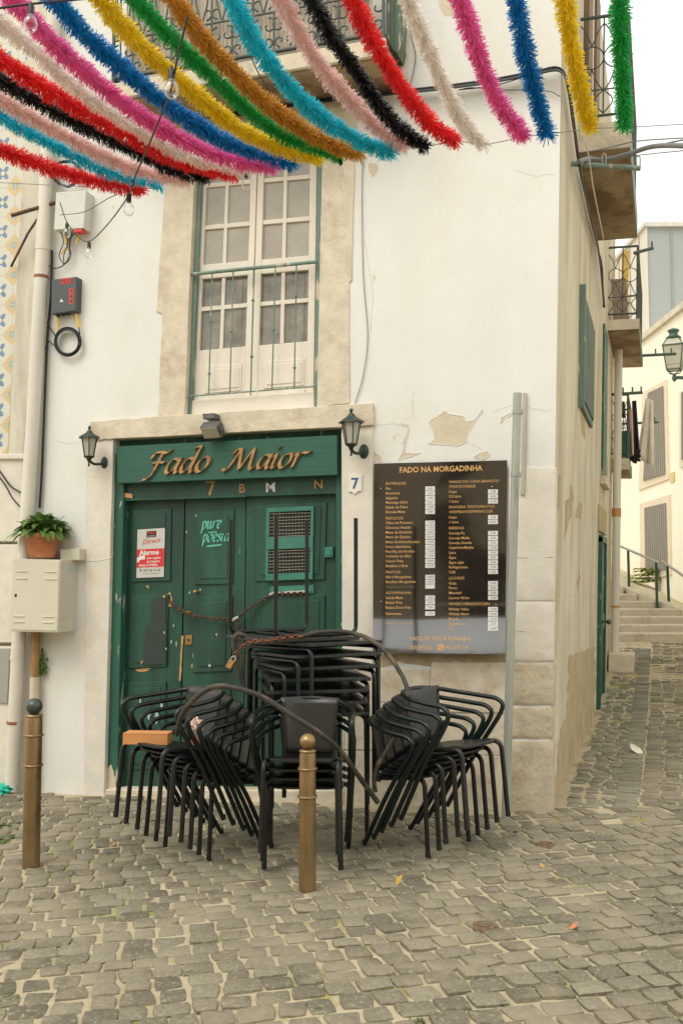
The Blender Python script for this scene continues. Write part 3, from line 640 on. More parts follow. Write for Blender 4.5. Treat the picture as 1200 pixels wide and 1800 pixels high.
def side_balcony(y0, y1, z, d, th, hgt, circ=3):
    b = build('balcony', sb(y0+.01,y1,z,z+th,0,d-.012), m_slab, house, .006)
    build('balcony_edge', sb(y0-.004,y0+.012,z+.004,z+th+.02,0,d), m_slabface, b)
    build('balcony_fascia', sb(y0+.012,y1,z+.004,z+th+.02,d-.012,d), m_teal, b)
    mb = MB(); zt = z+th
    def bar(ya, za, da, yb, zb_, db, r=.008): mb.tube([SP(ya,za,da), SP(yb,zb_,db)], r, 5)
    for ye in (y0+.03, y1-.03):
        bar(ye, zt+.1, 0, ye, zt+.1, d-.03, .013); bar(ye, zt+hgt, 0, ye, zt+hgt, d-.03, .016); bar(ye, zt, d-.03, ye, zt+hgt, d-.03, .014)
        bar(ye, zt+.33, 0, ye, zt+.33, d-.03, .007)
        for k in range(2):
            dc = (k+.5)*(d-.03)/2; r = (d-.03)/4
            mb.tube([SP(ye, zt+.62+math.sin(a*math.pi/8)*r, dc+math.cos(a*math.pi/8)*r) for a in range(16)], .006, 5, close=True)
            for s in (-1, 1): mb.tube(smooth([SP(ye, zt+.62+s*r, dc), SP(ye, zt+.62+s*(r+.13), dc+.5*r), SP(ye, zt+.62+s*(r+.2), dc+r)], 3), .006, 5); mb.tube(smooth([SP(ye, zt+.62+s*r, dc), SP(ye, zt+.62+s*(r+.13), dc-.5*r), SP(ye, zt+.62+s*(r+.2), dc-r)], 3), .006, 5)
            mb.tube(smooth([SP(ye,zt+.33,dc-r), SP(ye,zt+.23,dc-.2*r), SP(ye,zt+.12,dc-r)], 3), .006, 5); mb.tube(smooth([SP(ye,zt+.33,dc+r), SP(ye,zt+.23,dc+.2*r), SP(ye,zt+.12,dc+r)], 3), .006, 5)
        bar(ye, zt+.1, (d-.03)/2, ye, zt+hgt, (d-.03)/2, .007)
    for zz, r in ((zt+.1,.013),(zt+hgt,.016),(zt+.33,.007)): bar(y0+.03, zz, d-.03, y1-.03, zz, d-.03, r)
    nn = int((y1-y0)/.16)
    for k in range(nn): yy = y0+.1+(y1-y0-.2)*k/max(1, nn-1); bar(yy, zt+.1, d-.03, yy, zt+hgt, d-.03, .006)
    build('balcony_railing', mb, m_iron, b)
    return b
zB = S(1016,268).z
side_balcony(1.55, 3.95, zB, .43, .22, .98)
side_balcony(6.4, 8.9, 4.86, .40, .12, 1.0)
side_balcony(7.75, 9.15, 3.15, .25, .14, .95)
build('balcony_door', sb(1.9,2.35,zB+.25,7.6,0,.05), M('brown_shutter', (.2,.125,.07), .7, var=.25, scale=9, bump=.2, stretch=(1,1,.2)), house, .004)
build('balcony_door', sb(2.9,3.4,zB+.25,7.6,0,.05), M('brown_wooden_shutter', (.19,.115,.065), .7, var=.25, scale=9, bump=.2, stretch=(1,1,.2)), house, .004)
build('balcony_door_jamb', sb(2.4,2.8,zB+.25,7.6,0,.03), m_slabface, house, .004)
# ------------------------------------------------------------------ things on the front wall
def lantern(x, y, d, s, label):
    base = F(x, y, d); t = thing('wall_lantern', label, 'wall lamp', V((base.x, 0, base.z)), 'lanterns flanking the green doors')
    c = base
    def hexl(prof, mat, nm, m=None): return build(nm, MB().lathe([(r*s, h*s) for r, h in prof], c, 6, m, False), mat, t)
    hexl([(.0,.235),(.012,.23),(.014,.215),(.006,.205),(.02,.195),(.035,.175),(.09,.142),(.092,.134),(.07,.134)], m_lampmetal, 'lantern_roof')
    hexl([(.062,.134),(.036,-.01)], m_lampglass, 'lantern_glass')
    mb = MB()
    for k in range(6):
        a = 2*math.pi*k/6; u = V((math.cos(a), math.sin(a), 0)); mb.tube([c+(u*.066+Zv*.134)*s, c+(u*.039-Zv*.012)*s], .0045*s, 4)
    mb.lathe([(0.0,-.085*s),(.008*s,-.078*s),(.005*s,-.06*s),(.012*s,-.05*s),(.02*s,-.03*s),(.042*s,-.016*s),(.042*s,-.008*s)], c, 12)
    mb.ball(c+V((0,0,-.085*s)), .008*s, 8)
    build('lantern_frame', mb, m_lampmetal, t)
    wp = V((c.x+.045*s, 0, c.z-.045*s))
    build('lantern_arm', MB().tube(smooth([c+V((0,0,-.04*s)), c+V((.01*s, d*.35, -.065*s)), V((wp.x, -.02, wp.z-.01))], 5), .011*s, 8).lathe([(.0,.03),(.022,.026),(.036*s,.012),(.036*s,0)], wp, 14, Matrix.Rotation(rad(90), 3, 'X') @ Matrix.Diagonal(V((1,1.45,1)))), m_lampmetal, t)
    build('bulb', MB().lathe([(0,.02*s),(.02*s,.03*s),(.022*s,.08*s),(.012*s,.1*s),(0,.102*s)], c, 10), m_white, t)
lantern(157, 800, .17, 1.0, 'green six-sided wall lantern left of the door, beside the grey lintel end')
lantern(617, 778, .17, 1.08, 'green six-sided wall lantern above the tile numbered 7')
t = thing('shop_sign', 'long green board reading Fado Maior in copper letters above the doors', 'sign', F(400,850))
build('board', MB().pq([(205,785),(592,765),(592,835),(207,850)], -.05, .03), m_sign, t, .004)
put = lambda m_: build('letter', m_, m_letter, t)
nib(MB(), 'Fado', 258, 834, 25.5, .03, .052, slope=-.052, slant=.25, w=.235, ang=38, sx=1.18, flush=put)
nib(MB(), 'Maior', 398, 827, 24.5, .03, .052, slope=-.052, slant=.25, w=.235, ang=38, sx=1.18, flush=put)
t = thing('floodlight', 'small grey weathered floodlight on the lintel over the sign', 'floodlight', F(374,745))
c = F(374,756,.12); mt = Euler((rad(38),0,rad(-6))).to_matrix()
build('lamp_housing', MB().box(c, (.165,.075,.115), mt).box(c+mt @ V((0,.045,0)), (.11,.03,.08), mt), m_flood, t, .008)
build('lamp_glass', MB().box(c+mt @ V((0,-.041,0)), (.14,.008,.09), mt), m_pane, t)
build('bracket', MB().box(F(372,733,.075), (.10,.11,.04)).tube([F(386,738,.04), F(392,748,.09), F(390,765,.12), F(384,768,.14)], .006, 6), m_flood, t, .004)
t = build('number_plate', MB().pq([(612.5,835),(619,834.5),(624,830.5),(630,834),(636,833.5),(635,863),(629,863.5),(623,869),(618,864.5),(612,865)], .005, .024), M('glazed_tile', (.78,.75,.68), .2, var=.05, col2=(.6,.42,.25), th=.66, sc2=24, bump=.05), None, .002)
tag(t, 'small white glazed tile with a blue 7 beside the door', 'house number')
mb = MB(); write(mb, '7', 617.5, 859, 27, .0255, slope=-.03, lean=.08, bold=.015); build('digit', mb, m_blueink, t)
# menu board
t = thing('menu_board', 'tall black laminated menu board with gold text and white price stickers', 'menu board', F(770,1148))
def curl(x, y):                           # sheet shaped to lift towards its foot so it mirrors the sky, waving a little
    v_ = (y-812)/338; u_ = (x-656)/234
    return .085*sstep(.62, 1.06, v_)**1.6+.006*math.sin(v_*5.2+u_*1.2)*math.sin(u_*3.1+.3)+.004*math.sin(v_*11+u_*2.0)*u_+.006
def FM(x, y, d): return F(x, y, d+curl(x, y))
mb = MB(); TL_, TR_, BR_, BL_ = (657,815),(891,809),(887,1150),(655,1147)
def msheet(a, b_, d):
    p, q_ = (lerp(TL_[0],TR_[0],a), lerp(TL_[1],TR_[1],a)), (lerp(BL_[0],BR_[0],a), lerp(BL_[1],BR_[1],a)); return FM(lerp(p[0],q_[0],b_), lerp(p[1],q_[1],b_), d)
mb.grid(lambda a, b_: msheet(a, b_, .021), 24, 48); mb.grid(lambda a, b_: msheet(a, b_, .018), 24, 48)
k, l = 25, 49; n = k*l; rim = [i for i in range(k)]+[j*k+k-1 for j in range(1,l)]+[(l-1)*k+i for i in range(k-2,-1,-1)]+[j*k for j in range(l-2,0,-1)]
sv = list(mb.v)
for a_, b_ in zip(rim, rim[1:]+rim[:1]): mb.add([sv[a_], sv[b_], sv[n+b_], sv[n+a_]], [(0,1,2,3)])
build('panel', mb, m_menu, t)
def mp(x, y): return x/4.286+640, y/4.286+800
def msl(y): return lerp(-.028, .004, (y-810)/340)
gold = MB(); faint = MB(); pr = MB()
def mt_(s, x, yb, size, mb=gold, **k):
    x, y = mp(x, yb); write(mb, s, x, y, size, .0228, slope=msl(y), plane=FM, **k)
mt_('FADO NA MORGADINHA', 575, 124, 13.6, align='CENTER', bold=.022, sx=.93)
left = [('ENTRADAS',225,1),('Pão',262,'2,00'),('Azeitonas',297,'2,50'),('Salgados',333,'3,00'),("Manteiga d'alho",367,'2,50'),('Salada de Polvo',403,'12,00'),('Entrada Mista',438,'9,00'),('PETISCOS',487,1),('Tábua de Presunto',520,'17,00'),('Chouriço Assado',556,'11,00'),('Misto de Enchidos',592,'16,00'),('Misto de Queijos',627,'16,00'),('Misto Enchidos/Queijos',664,'19,00'),('Ovos c/farinheira',700,'11,00'),('Pica-Pau de Novilho',736,'17,00'),('Camarão ao Alho',771,'17,00'),('Choco Frito',808,'14,00'),('Bacalhau à Brás',844,'17,00'),('PRATOS',892,1),('Bife à Morgadinha',928,'19,00'),('Bacalhau Morgadinha',964,'16,00'),('Espetada de Lombo',1000,''),('ACOMPANHA',1048,1),('Salada Mista',1084,'4,00'),('Batata Frita',1120,'4,00'),('Batata Doce Frita',1157,'5,00'),('Sobremesa',1204,'5,00')]
right = [('VINHO DA CASA BRANCO/',212,1),('/TINTO/VERDE',248,1),('Copo',285,'2,50'),('1/2 Litro',321,'6,00'),('1 Litro',359,'12,00'),('SANGRIA TINTA/FRUTOS',402,1),('VERMELHOS/MARACUJÁ',438,1),('Copo',478,'5,00'),('1 Litro',514,'20,00'),('BEBIDAS',560,1),('Cerveja Pq',598,'3,00'),('Cerveja Média',635,'4,00'),('Cerveja Grande',671,'7,00'),('Caipirinha/Mojito',707,'10,00'),('Sidra',745,'5,00'),('Água',781,'2,00'),('Água c/gás',818,'2,00'),('Refrigerantes',854,'3,00'),('Café',890,'2,00'),('LICORES',937,1),('Ginja',975,'4,00'),('Porto',1010,'5,00'),('Moscatel',1047,'5,00'),('Licores Vários',1085,'10,00'),('WHISKY/BRANDY/GIN',1131,1),('Whisky Velho',1170,'12,00'),('Whisky Novo',1206,'10,00'),('Brandy',1243,'10,00'),('Aguardente',1281,'5,00'),('Gin',1317,'10,00')]
for col, x, xs_ in ((left,160,(459,531)),(right,635,(931,1005))):
    for s, yb, p in col:
        mt_(s, x, yb, 6.9 if p == 1 else 6.6, faint if p == '' else gold, bold=.0 if p == 1 else .008, sx=1.04 if p == 1 else .95)
        if p == 1: continue
        q4 = [mp(xs_[0], yb-26), mp(xs_[1], yb-27), mp(xs_[1], yb+5), mp(xs_[0], yb+6)]
        build('price_sticker', MB().pq(q4, .0195, .0222, FM), m_white, t)
        if p: write(pr, p, (mp(xs_[0],0)[0]+mp(xs_[1],0)[0])/2, mp(0,yb-4)[1], 5.4, .0238, plane=FM, slope=msl(mp(0,yb)[1]), align='CENTER', shear=.2)
mt_('IVA incluído à taxa em vigor', 158, 1272, 4.3)
mt_('FADO DE TERÇA A SÁBADO', 573, 1396, 9.8, align='CENTER', bold=.01, sx=.86)
mt_('RESERVAS', 350, 1464, 9.8, bold=.008, sx=.86); mt_('962 870 774', 612, 1464, 9.8, bold=.008, sx=.82)
gold.pq([mp(551,1426), mp(598,1426), mp(598,1470), mp(551,1470)], .0205, .0228, FM)
mb = MB(); a = [FM(*mp(x, y), .0245) for x, y in ((562,1436),(570,1434),(574,1446),(570,1450),(578,1458),(584,1455),(590,1462),(582,1466),(566,1454))]
mb.tube(a[:1]+a[2:4]+a[6:7], .0015, 5); build('telephone_symbol', mb, m_ink, t)
build('menu_text', gold, m_gold, t); build('faded_text', faint, M('worn_gold_print', (.16,.11,.06), .6, bump=0), t); build('price_writing', pr, m_pencil, t)
mb = MB()
for x, y in ((123,252),(961,237),(126,1104),(990,1127)): mb.ball(FM(*mp(x, y), .022), .006, 8)
build('screw', mb, m_galv, t)
# alarm sign
t = thing('alarm_sign', 'grey and red rectangular alarm warning sign screwed to the left door leaf', 'sign', F(265,1016,-.09))
d0 = -.097; build('plate', MB().pq([(242,931),(290,928),(288,1014),(240,1016)], d0-.004, d0), m_signgrey, t)
build('red_band', MB().pq([(241,966),(289,963.5),(288,996),(240.5,998)], d0, d0+.001), m_red, t)
mb = MB().pq([(258,934),(275,933),(274.5,944),(257.5,945)], d0, d0+.001); build('black_logo_box', mb, m_ink, t)
mb = MB()
for x in (261.5,266,270.5):
    p = F(x, 937, d0+.0015); mb.add([p+V((math.cos(k)*.0085, 0, math.sin(k)*.0085)) for k in [i*math.pi/6 for i in range(12)]], [tuple(range(12))])
write(mb, 'Direct', 250, 957.5, 12, d0+.0012, slope=-.16, shear=.3, bold=.004); build('red_print', mb, m_red, t)
mb = MB(); write(mb, 'Alarme', 245.5, 976, 12.2, d0+.0022, slope=-.05, bold=.03, sx=.94)
write(mb, 'com registo', 258, 983, 5.6, d0+.0022, slope=-.05, bold=.02, sx=.92); write(mb, 'de imagens', 258, 989, 5.6, d0+.0022, slope=-.05, bold=.02, sx=.92)
write(mb, 'Aviso à Polícia', 244.5, 996, 6.6, d0+.0022, slope=-.05, bold=.02, sx=.84); write(mb, 'SECURITAS', 258.5, 943.5, 2.9, d0+.0022, slope=-.05)
mb.pq([(241,981),(245,979),(245,977),(255,976.5),(255,983),(247,984),(243,989),(241,989)], d0+.001, d0+.0022); build('white_print', mb, m_white, t)
mb = MB(); write(mb, '707 24 12 24', 252, 1005, 6.0, d0+.0012, slope=-.04, bold=.005, sx=.95); mb.pq([(246,1000),(248,999.5),(249,1004),(247.5,1005)], d0, d0+.001); mb.pq([(251,1009),(281,1007.5),(281,1008),(251,1009.5)], d0, d0+.001); build('black_print', mb, m_ink, t)
# boxes, cables and pipes at the left
t = thing('utility_cabinet', 'beige metal utility cabinet with louvre slots, flower pot on top', 'cabinet', F(60,1110))
fr = [F(23,982,.25), F(107,984,.25), F(103,1112,.25), F(18,1110,.25)]
build('case', MB().hexa(fr, [p+V((0,.25,0)) for p in fr]), m_cab, t, .006, seg=2)
build('cabinet_door', MB().pq([(25,985),(104.5,987),(101,1109),(21,1107)], .25, .256), m_cab, t, .002)
mb = MB()
for x0, x1, y in ((29,48,1004),(29,48,1017),(79,99,1005),(79,99,1018),(24,43,1083),(24,43,1093),(75,95,1084),(75,95,1094)): mb.pq([(x0,y-1.2),(x1,y-1),(x1,y+1.4),(x0,y+1.2)], .25, .262)
build('louvre', mb, m_cab, t, .002); build('keyhole', MB().pq([(26,1044),(30,1044),(30,1049),(26,1049)], .25, .2575), m_ink, t)
sp = [fr[1]+V((.0012, .12, -.045)), fr[1]+V((.0012, .21, -.045)), fr[1]+V((.0012, .21, -.105)), fr[1]+V((.0012, .12, -.105))]
build('sticker', MB().add(sp, [(0,1,2,3)]), M('faded_blue_sticker', (.47,.56,.53), .5, var=.12, scale=60, bump=0), t)
t = build('junction_box', MB().pq([(106,966),(140,964),(140,985),(106,985)], 0, .10), m_cab, None, .004); tag(t, 'small pale wall box behind the flower pot on the cabinet', 'junction box')
pc = F(75,981,.13); t = thing('flower_pot', 'terracotta pot with a leafy green plant standing on the beige cabinet', 'flower pot', pc)
build('pot', MB().lathe([(.0,.0),(.098,0),(.102,.012),(.108,.02),(.132,.155),(.142,.158),(.147,.195),(.138,.2),(.13,.165),(0,.16)], pc, 24), m_terra, t)
build('soil', MB().lathe([(.132,.172),(0,.176)], pc, 16), M('potting_soil', (.05,.035,.02), .95, bump=.5), t)
mb = MB()
def leafblade(mb, p, d, up, L, w, droop):
    side = d.cross(up).normalized(); n = 5; vs = []
    for i in range(n+1):
        s = i/n; c = p+d*L*s+up*(-droop*L*s*s); ww = w*math.sin(math.pi*min(1, .08+s*.92))**.8
        vs += [c-side*ww+up*.25*ww, c, c+side*ww+up*.25*ww]
    mb.add(vs, [(i*3+k, i*3+k+1, i*3+k+4, i*3+k+3) for i in range(n) for k in (0,1)], True)
for k in range(260):
    a = R.uniform(0, 2*math.pi); el = R.uniform(-.25, 1.35); q = R.uniform(.55, 1.0)
    e = V((math.cos(a)*math.cos(el), math.sin(a)*math.cos(el), math.sin(el))); p = pc+V((0,0,.235))+V((e.x*.15*q, e.y*.11*q, e.z*.085*q))
    d = (e*.8+V((R.gauss(0,.35), R.gauss(0,.35), R.gauss(.05,.3)))).normalized()
    leafblade(mb, p, d, V((0,0,1)), R.uniform(.07,.125), R.uniform(.018,.030), R.uniform(.15,.6))
for k in range(26):
    a = R.uniform(0, 2*math.pi); d = V((math.cos(a), math.sin(a)*.7, R.uniform(-.1,.35))).normalized()
    leafblade(mb, pc+V((0,0,.21))+d*R.uniform(.12,.19), d, V((0,0,1)), R.uniform(.09,.14), R.uniform(.018,.026), .7)
build('foliage', mb, m_leaf, t)
mb = MB()
for k in range(12):
    a = R.uniform(0, 6.28); mb.tube([pc+V((0,0,.16)), pc+V((math.cos(a)*.08, math.sin(a)*.06, .25))], .003, 4)
build('stem', mb, m_weed, t)
t = thing('drainpipe', 'grey white plastic drainpipe with rusty clamps down the left edge', 'drainpipe', F(21,1378,.08))
pp = [F(x, y, .08) for x, y in ((105,-200),(97,0),(75,445),(58,750),(34,1115),(21,1378))]
build('pipe', MB().tube(pp, .057, 18), m_pvc, t)
mb = MB()
for x, y in ((73,487),(25.5,1270)): c = F(x, y, .08); dr = (pp[2]-pp[3]).normalized(); mb.tube([c-dr*.012, c+dr*.012], .0605, 18)
build('clamp', mb, M('rust_band', (.28,.1,.045), .7, var=.3, bump=.1), t)
build('pipe_joint', MB().tube([F(77.5,392,.08), F(75.5,440,.08)], .061, 18), m_pvc, t); build('pipe_joint', MB().tube([F(33,1135,.08), F(31,1160,.08)], .060, 18), m_pvc, t)
t = thing('conduit_pipe', 'ochre rusty conduit pipe rising behind the bollard into the cabinet', 'pipe', F(54,1395,.06))
build('pipe', MB().tube([F(64,1100,.06), F(61,1220,.06), F(54,1398,.06)], .036, 14), m_rustpipe, t)
build('sleeve', MB().tube([F(61.6,1190,.06), F(60.8,1228,.06)], .039, 14), m_bare, t)
t = thing('fibre_box', 'dark grey cable box with red PDO label on the wall', 'cable box', F(112,552))
build('case', MB().pq([(91,491),(135,486),(133,546),(90,552)], 0, .085), m_greybox, t, .006, seg=2)
build('red_label', MB().pq([(108,490.5),(127,488),(126.5,497.5),(108,500)], .085, .0865).pq([(122.5,507),(129,506),(128.5,533.5),(122,535)], .085, .0865), m_red, t)
mb = MB(); write(mb, 'PDO', 109.2, 498, 9.4, .0875, slope=-.1, bold=.01, sx=.92)
for s, y in (('7',514.5),('B',523.5),('4',532.5)): write(mb, s, 123.6, y, 8, .0875, slope=-.1, bold=.01)
build('label_print', mb, m_ink, t); mb = MB().pq([(105,531),(108,525),(112,530)], .085, .0865); build('warning_triangle', mb, m_white, t)
build('connector', MB().tube([F(103,552,.04), F(102.5,558,.04)], .012, 8).tube([F(112,551,.04), F(112,555,.04)], .012, 8).tube([F(120,550,.04), F(120,554,.04)], .012, 8), m_ink, t)
t = thing('cable_coil', 'ring of coiled black cable hanging below the PDO box', 'cable coil', F(119,625))
mb = MB()
for k in range(7):
    rx = 21+R.uniform(-2.5,2.5); cx, cy = 119+R.uniform(-1,1), 601+R.uniform(-1.5,1.5)
    mb.tube([F(cx+rx*math.cos(a/4), cy+(rx+2)*math.sin(a/4), .03+.004*k) for a in range(25)], .0055, 5, close=True)
mb.tube(smooth([F(95,607,.03), F(86,600,.03), F(80,612,.03)], 4), .005, 5).tube(smooth([F(98,590,.03), F(88,575,.03), F(83,566,.03)], 4), .005, 5).tube([F(139,575,.04), F(141,590,.04)], .005, 5)
build('cable', mb, m_cable, t)
build('yellow_sleeve', MB().tube([F(102,556,.04), F(103,582,.04)], .010, 8).tube([F(134,552,.04), F(139,576,.04)], .010, 8), m_yel, t)
t = thing('white_cable_box', 'pale grey cable box with wires hanging from its underside', 'cable box', F(125,405))
build('case', MB().pq([(99,338),(152,335),(147,401),(95,404)], 0, .12), m_whitebox, t, .006, seg=2)
mb = MB()
for x0, x1, c in ((105,112,0),(113,120,0),(136,122,1),(140,118,1),(128,124,0)): mb.tube(smooth([F(x0,403,.06), F(x1,425,.06), F((x0+x1)/2-4,450,.05), F(112,466,.04), F(95,472,.04), F(86,466,.03)], 5), .004, 5)
build('cable', mb, m_cable, t); build('yellow_sleeve', MB().tube([F(113,415,.06), F(118,428,.06)], .009, 7).tube([F(140,412,.06), F(134,428,.06)], .008, 7).tube([F(116,436,.06), F(108,447,.06)], .007, 7), m_yel, t)
build('red_label', MB().pq([(131,403),(144,402),(143,407),(130,408)], .05, .121), m_red, t)
t = thing('hanging_cable', 'thick bundle of coiled black cable high on the wall by the pipe', 'cable', F(120,300))
mb = MB()
for k in range(6): mb.tube([F(118+(24+R.uniform(-4,4))*math.cos(a/4), 305+(22+R.uniform(-3,3))*math.sin(a/4), .05+.005*k) for a in range(25)], .006, 5, close=True)
build('loop', mb, m_cable, t)
def wire(name, px, d, r, mat, label, cat='cable', n=5, plane=F, group=None):
    pts = smooth([plane(x, y, d) for x, y in px], n); o = build(name, MB().tube(pts, r, 6), mat); return tag(o, label, cat, group)
wire('black_cable', [(92,440),(90,520),(84,590),(80,680),(74,830),(70,893)], .03, .010, m_cable, 'black cable running down the wall right of the drainpipe')
wire('white_cable', [(640,270),(636,330),(638,480),(646,590),(638,660),(628,695),(620,722)], .012, .0035, m_gcable, 'thin wire curving down the wall to the right lantern')
wire('white_cable', [(140,984),(160,986),(178,985),(196,980)], .012, .005, m_wcable, 'short pale cable from the cabinet to the door frame')
wire('black_cable', [(-20,800),(5,835),(20,855),(38,866)], .04, .007, m_cable, 'upper of two black cables drooping left of the drainpipe')
wire('black_cable', [(-20,815),(8,850),(22,875),(38,893)], .045, .006, m_cable, 'lower of two black cables drooping left of the drainpipe')
# iron bracket high on the left
t = thing('iron_bracket', 'rusty angle iron bracket with strut projecting at the upper left', 'bracket', F(60,410))
build('bar', MB().tube([F(20,379,.22), F(106,354,.05)], .017, 4), m_rust, t, 0); build('strut', MB().tube([F(82,362,.1), F(50,410,.12), F(20,469,.05)], .011, 5), m_rust, t)
# signpost and strip
b0 = ground(888,1437); top = F(909,691,-b0.y)
t = thing('metal_pole', 'leaning galvanised grey metal pole standing in front of the corner', 'pole', b0)
build('pole_shaft', MB().tube([b0-V((0,0,.03)), top], .029, 18), m_galv, t)
mb = MB()
for k in (.04, .19): c = top.lerp(b0, k); mb.tube([c, c-V((0,0,.03))], .033, 16); mb.box(c+V((.01,.03,-.015)), (.05,.03,.028))
build('clamp', mb, m_galv, t)
t = build('wall_strip', MB().pq([(918,690),(925,690),(921,870),(914,870)], 0, .028), M('grey_trunking', (.44,.41,.34), .6, var=.1, bump=.05), None, .002); tag(t, 'thin grey vertical trunking strip on the wall behind the pole', 'trunking')
# cables across the front and down the corner
t = thing('cable_bundle', 'bundle of dark cables strung across the facade and down the corner', 'cables', F(985,125))
mb = MB()
for k in range(6):
    o = R.uniform(-4, 4); dd = .05+.012*k
    pts = [F(x, y+o*(.3+.7*(k % 3)/2), dd) for x, y in ((395,205),(520,182),(600,172),(690,163),(760,156),(860,143),(940,128),(982,122))]
    pts += [S(x+R.uniform(-2,2)*(k>0), y, .03+.008*k) for x, y in ((997,150),(1007,215),(1016,280),(1027,335),(1038,385),(1049,430),(1056,470),(1061,540))]
    mb.tube(smooth(pts, 4), .0065 if k else .011, 5)
mb.tube(smooth([F(806,158,.03), F(830,154,.03), F(880,158,.03), F(960,160,.03), F(984,170,.03)], 4), .003, 4)
mb.tube(smooth([F(806,158,.03), F(870,150,.05), F(930,132,.06)], 4), .004, 4)
build('cable', mb, m_cable, t)
t = wire('wall_wire', [(718,-20),(722,60),(730,100),(720,150),(712,162)], .02, .003, m_cable, 'thin black wire hanging loose right of the upper balcony')
# cable bracket at the corner with the overhead cables
ca = S(1003,288,.0); cb = ca+V((.0,0,0)); t = thing('cable_bracket', 'grey green steel arm with two loops carrying overhead cables', 'bracket', ca)
p0 = ca; p1 = D(1125,296, (ca-CAM).dot(CW)-.1)
build('arm', MB().tube([p0, p1], .02, 6), m_teal, t)
mb = MB()
for k in (.48, .97):
    c = p0.lerp(p1, k); mb.tube(smooth([c+V((-.012,0,.01)), c+V((-.014,0,.08)), c+V((0,0,.1)), c+V((.014,0,.08)), c+V((.012,0,.01))], 4), .006, 5)
build('loop', mb, m_galv, t)
zc = (p0-CAM).dot(CW); t = thing('overhead_cable', 'sheathed grey cable leaving the corner bracket toward the right edge', 'cable', ca)
mb = MB().tube(smooth([D(1016,284,zc-.2), D(1035,279,zc), D(1060,281,zc), D(1100,272,zc-.2), D(1150,257,zc-.6), D(1230,257,zc-1.5)], 6), .019, 8)
mb.tube(smooth([D(1020,268,zc), D(1060,262,zc), D(1120,248,zc-.3), D(1230,241,zc-1.4)], 6), .005, 5).tube(smooth([D(1060,281,zc), D(1130,272,zc-.4), D(1230,262,zc-1.4)], 6), .004, 5).tube(smooth([D(1140,260,zc-.5), D(1170,252,zc-.8), D(1230,240,zc-1.3)], 6), .006, 5)
build('cable', mb, m_gcable, t)
wire('loose_wire', [(1020,235),(1033,270),(1042,330),(1052,380),(1060,420)], .3, .004, m_wcable, 'pale loose wire hanging below the side balcony', plane=S)
# ------------------------------------------------------------------ bollards
def bollard(px, py, topy, rpx, label, ball_mat):
    b = ground(px, py); dist = (b-CAM).dot(CW); k = dist/FPX; H = (py-topy)*k*1.0; r = rpx*k
    t = thing('bollard', label, 'bollard', b, 'bollards in front of the house')
    rb = r*.95; hb = H-2*rb
    build('shaft', MB().lathe([(r*1.02,-.05),(r*1.0,.02),(r*.98,hb*.60),(r*.97,hb-.035),(r*.9,hb-.02),(r*.86,hb-.012)], b, 28), m_bronze, t)
    mb = MB()
    for z in (hb*.66, hb*.86): mb.lathe([(r*.9,z-.008),(r*1.12,z-.005),(r*1.17,z),(r*1.12,z+.005),(r*.9,z+.008)], b, 28)
    mb.lathe([(r*.86,hb-.02),(r*1.0,hb-.014),(r*1.0,hb-.006),(r*.7,hb)], b, 28); build('ring', mb, m_bronze, t)
    build('ball', MB().ball(b+V((0,0,hb+rb*.92)), rb, 24), ball_mat, t)
    return b
bollard(55, 1521, 1229, 15.2, 'bronze bollard with a dark ball at the left edge below the cabinet', m_darkball)
bollard(540, 1563, 1291, 15.2, 'bronze bollard with bronze ball standing before the centre chairs', m_bronze)

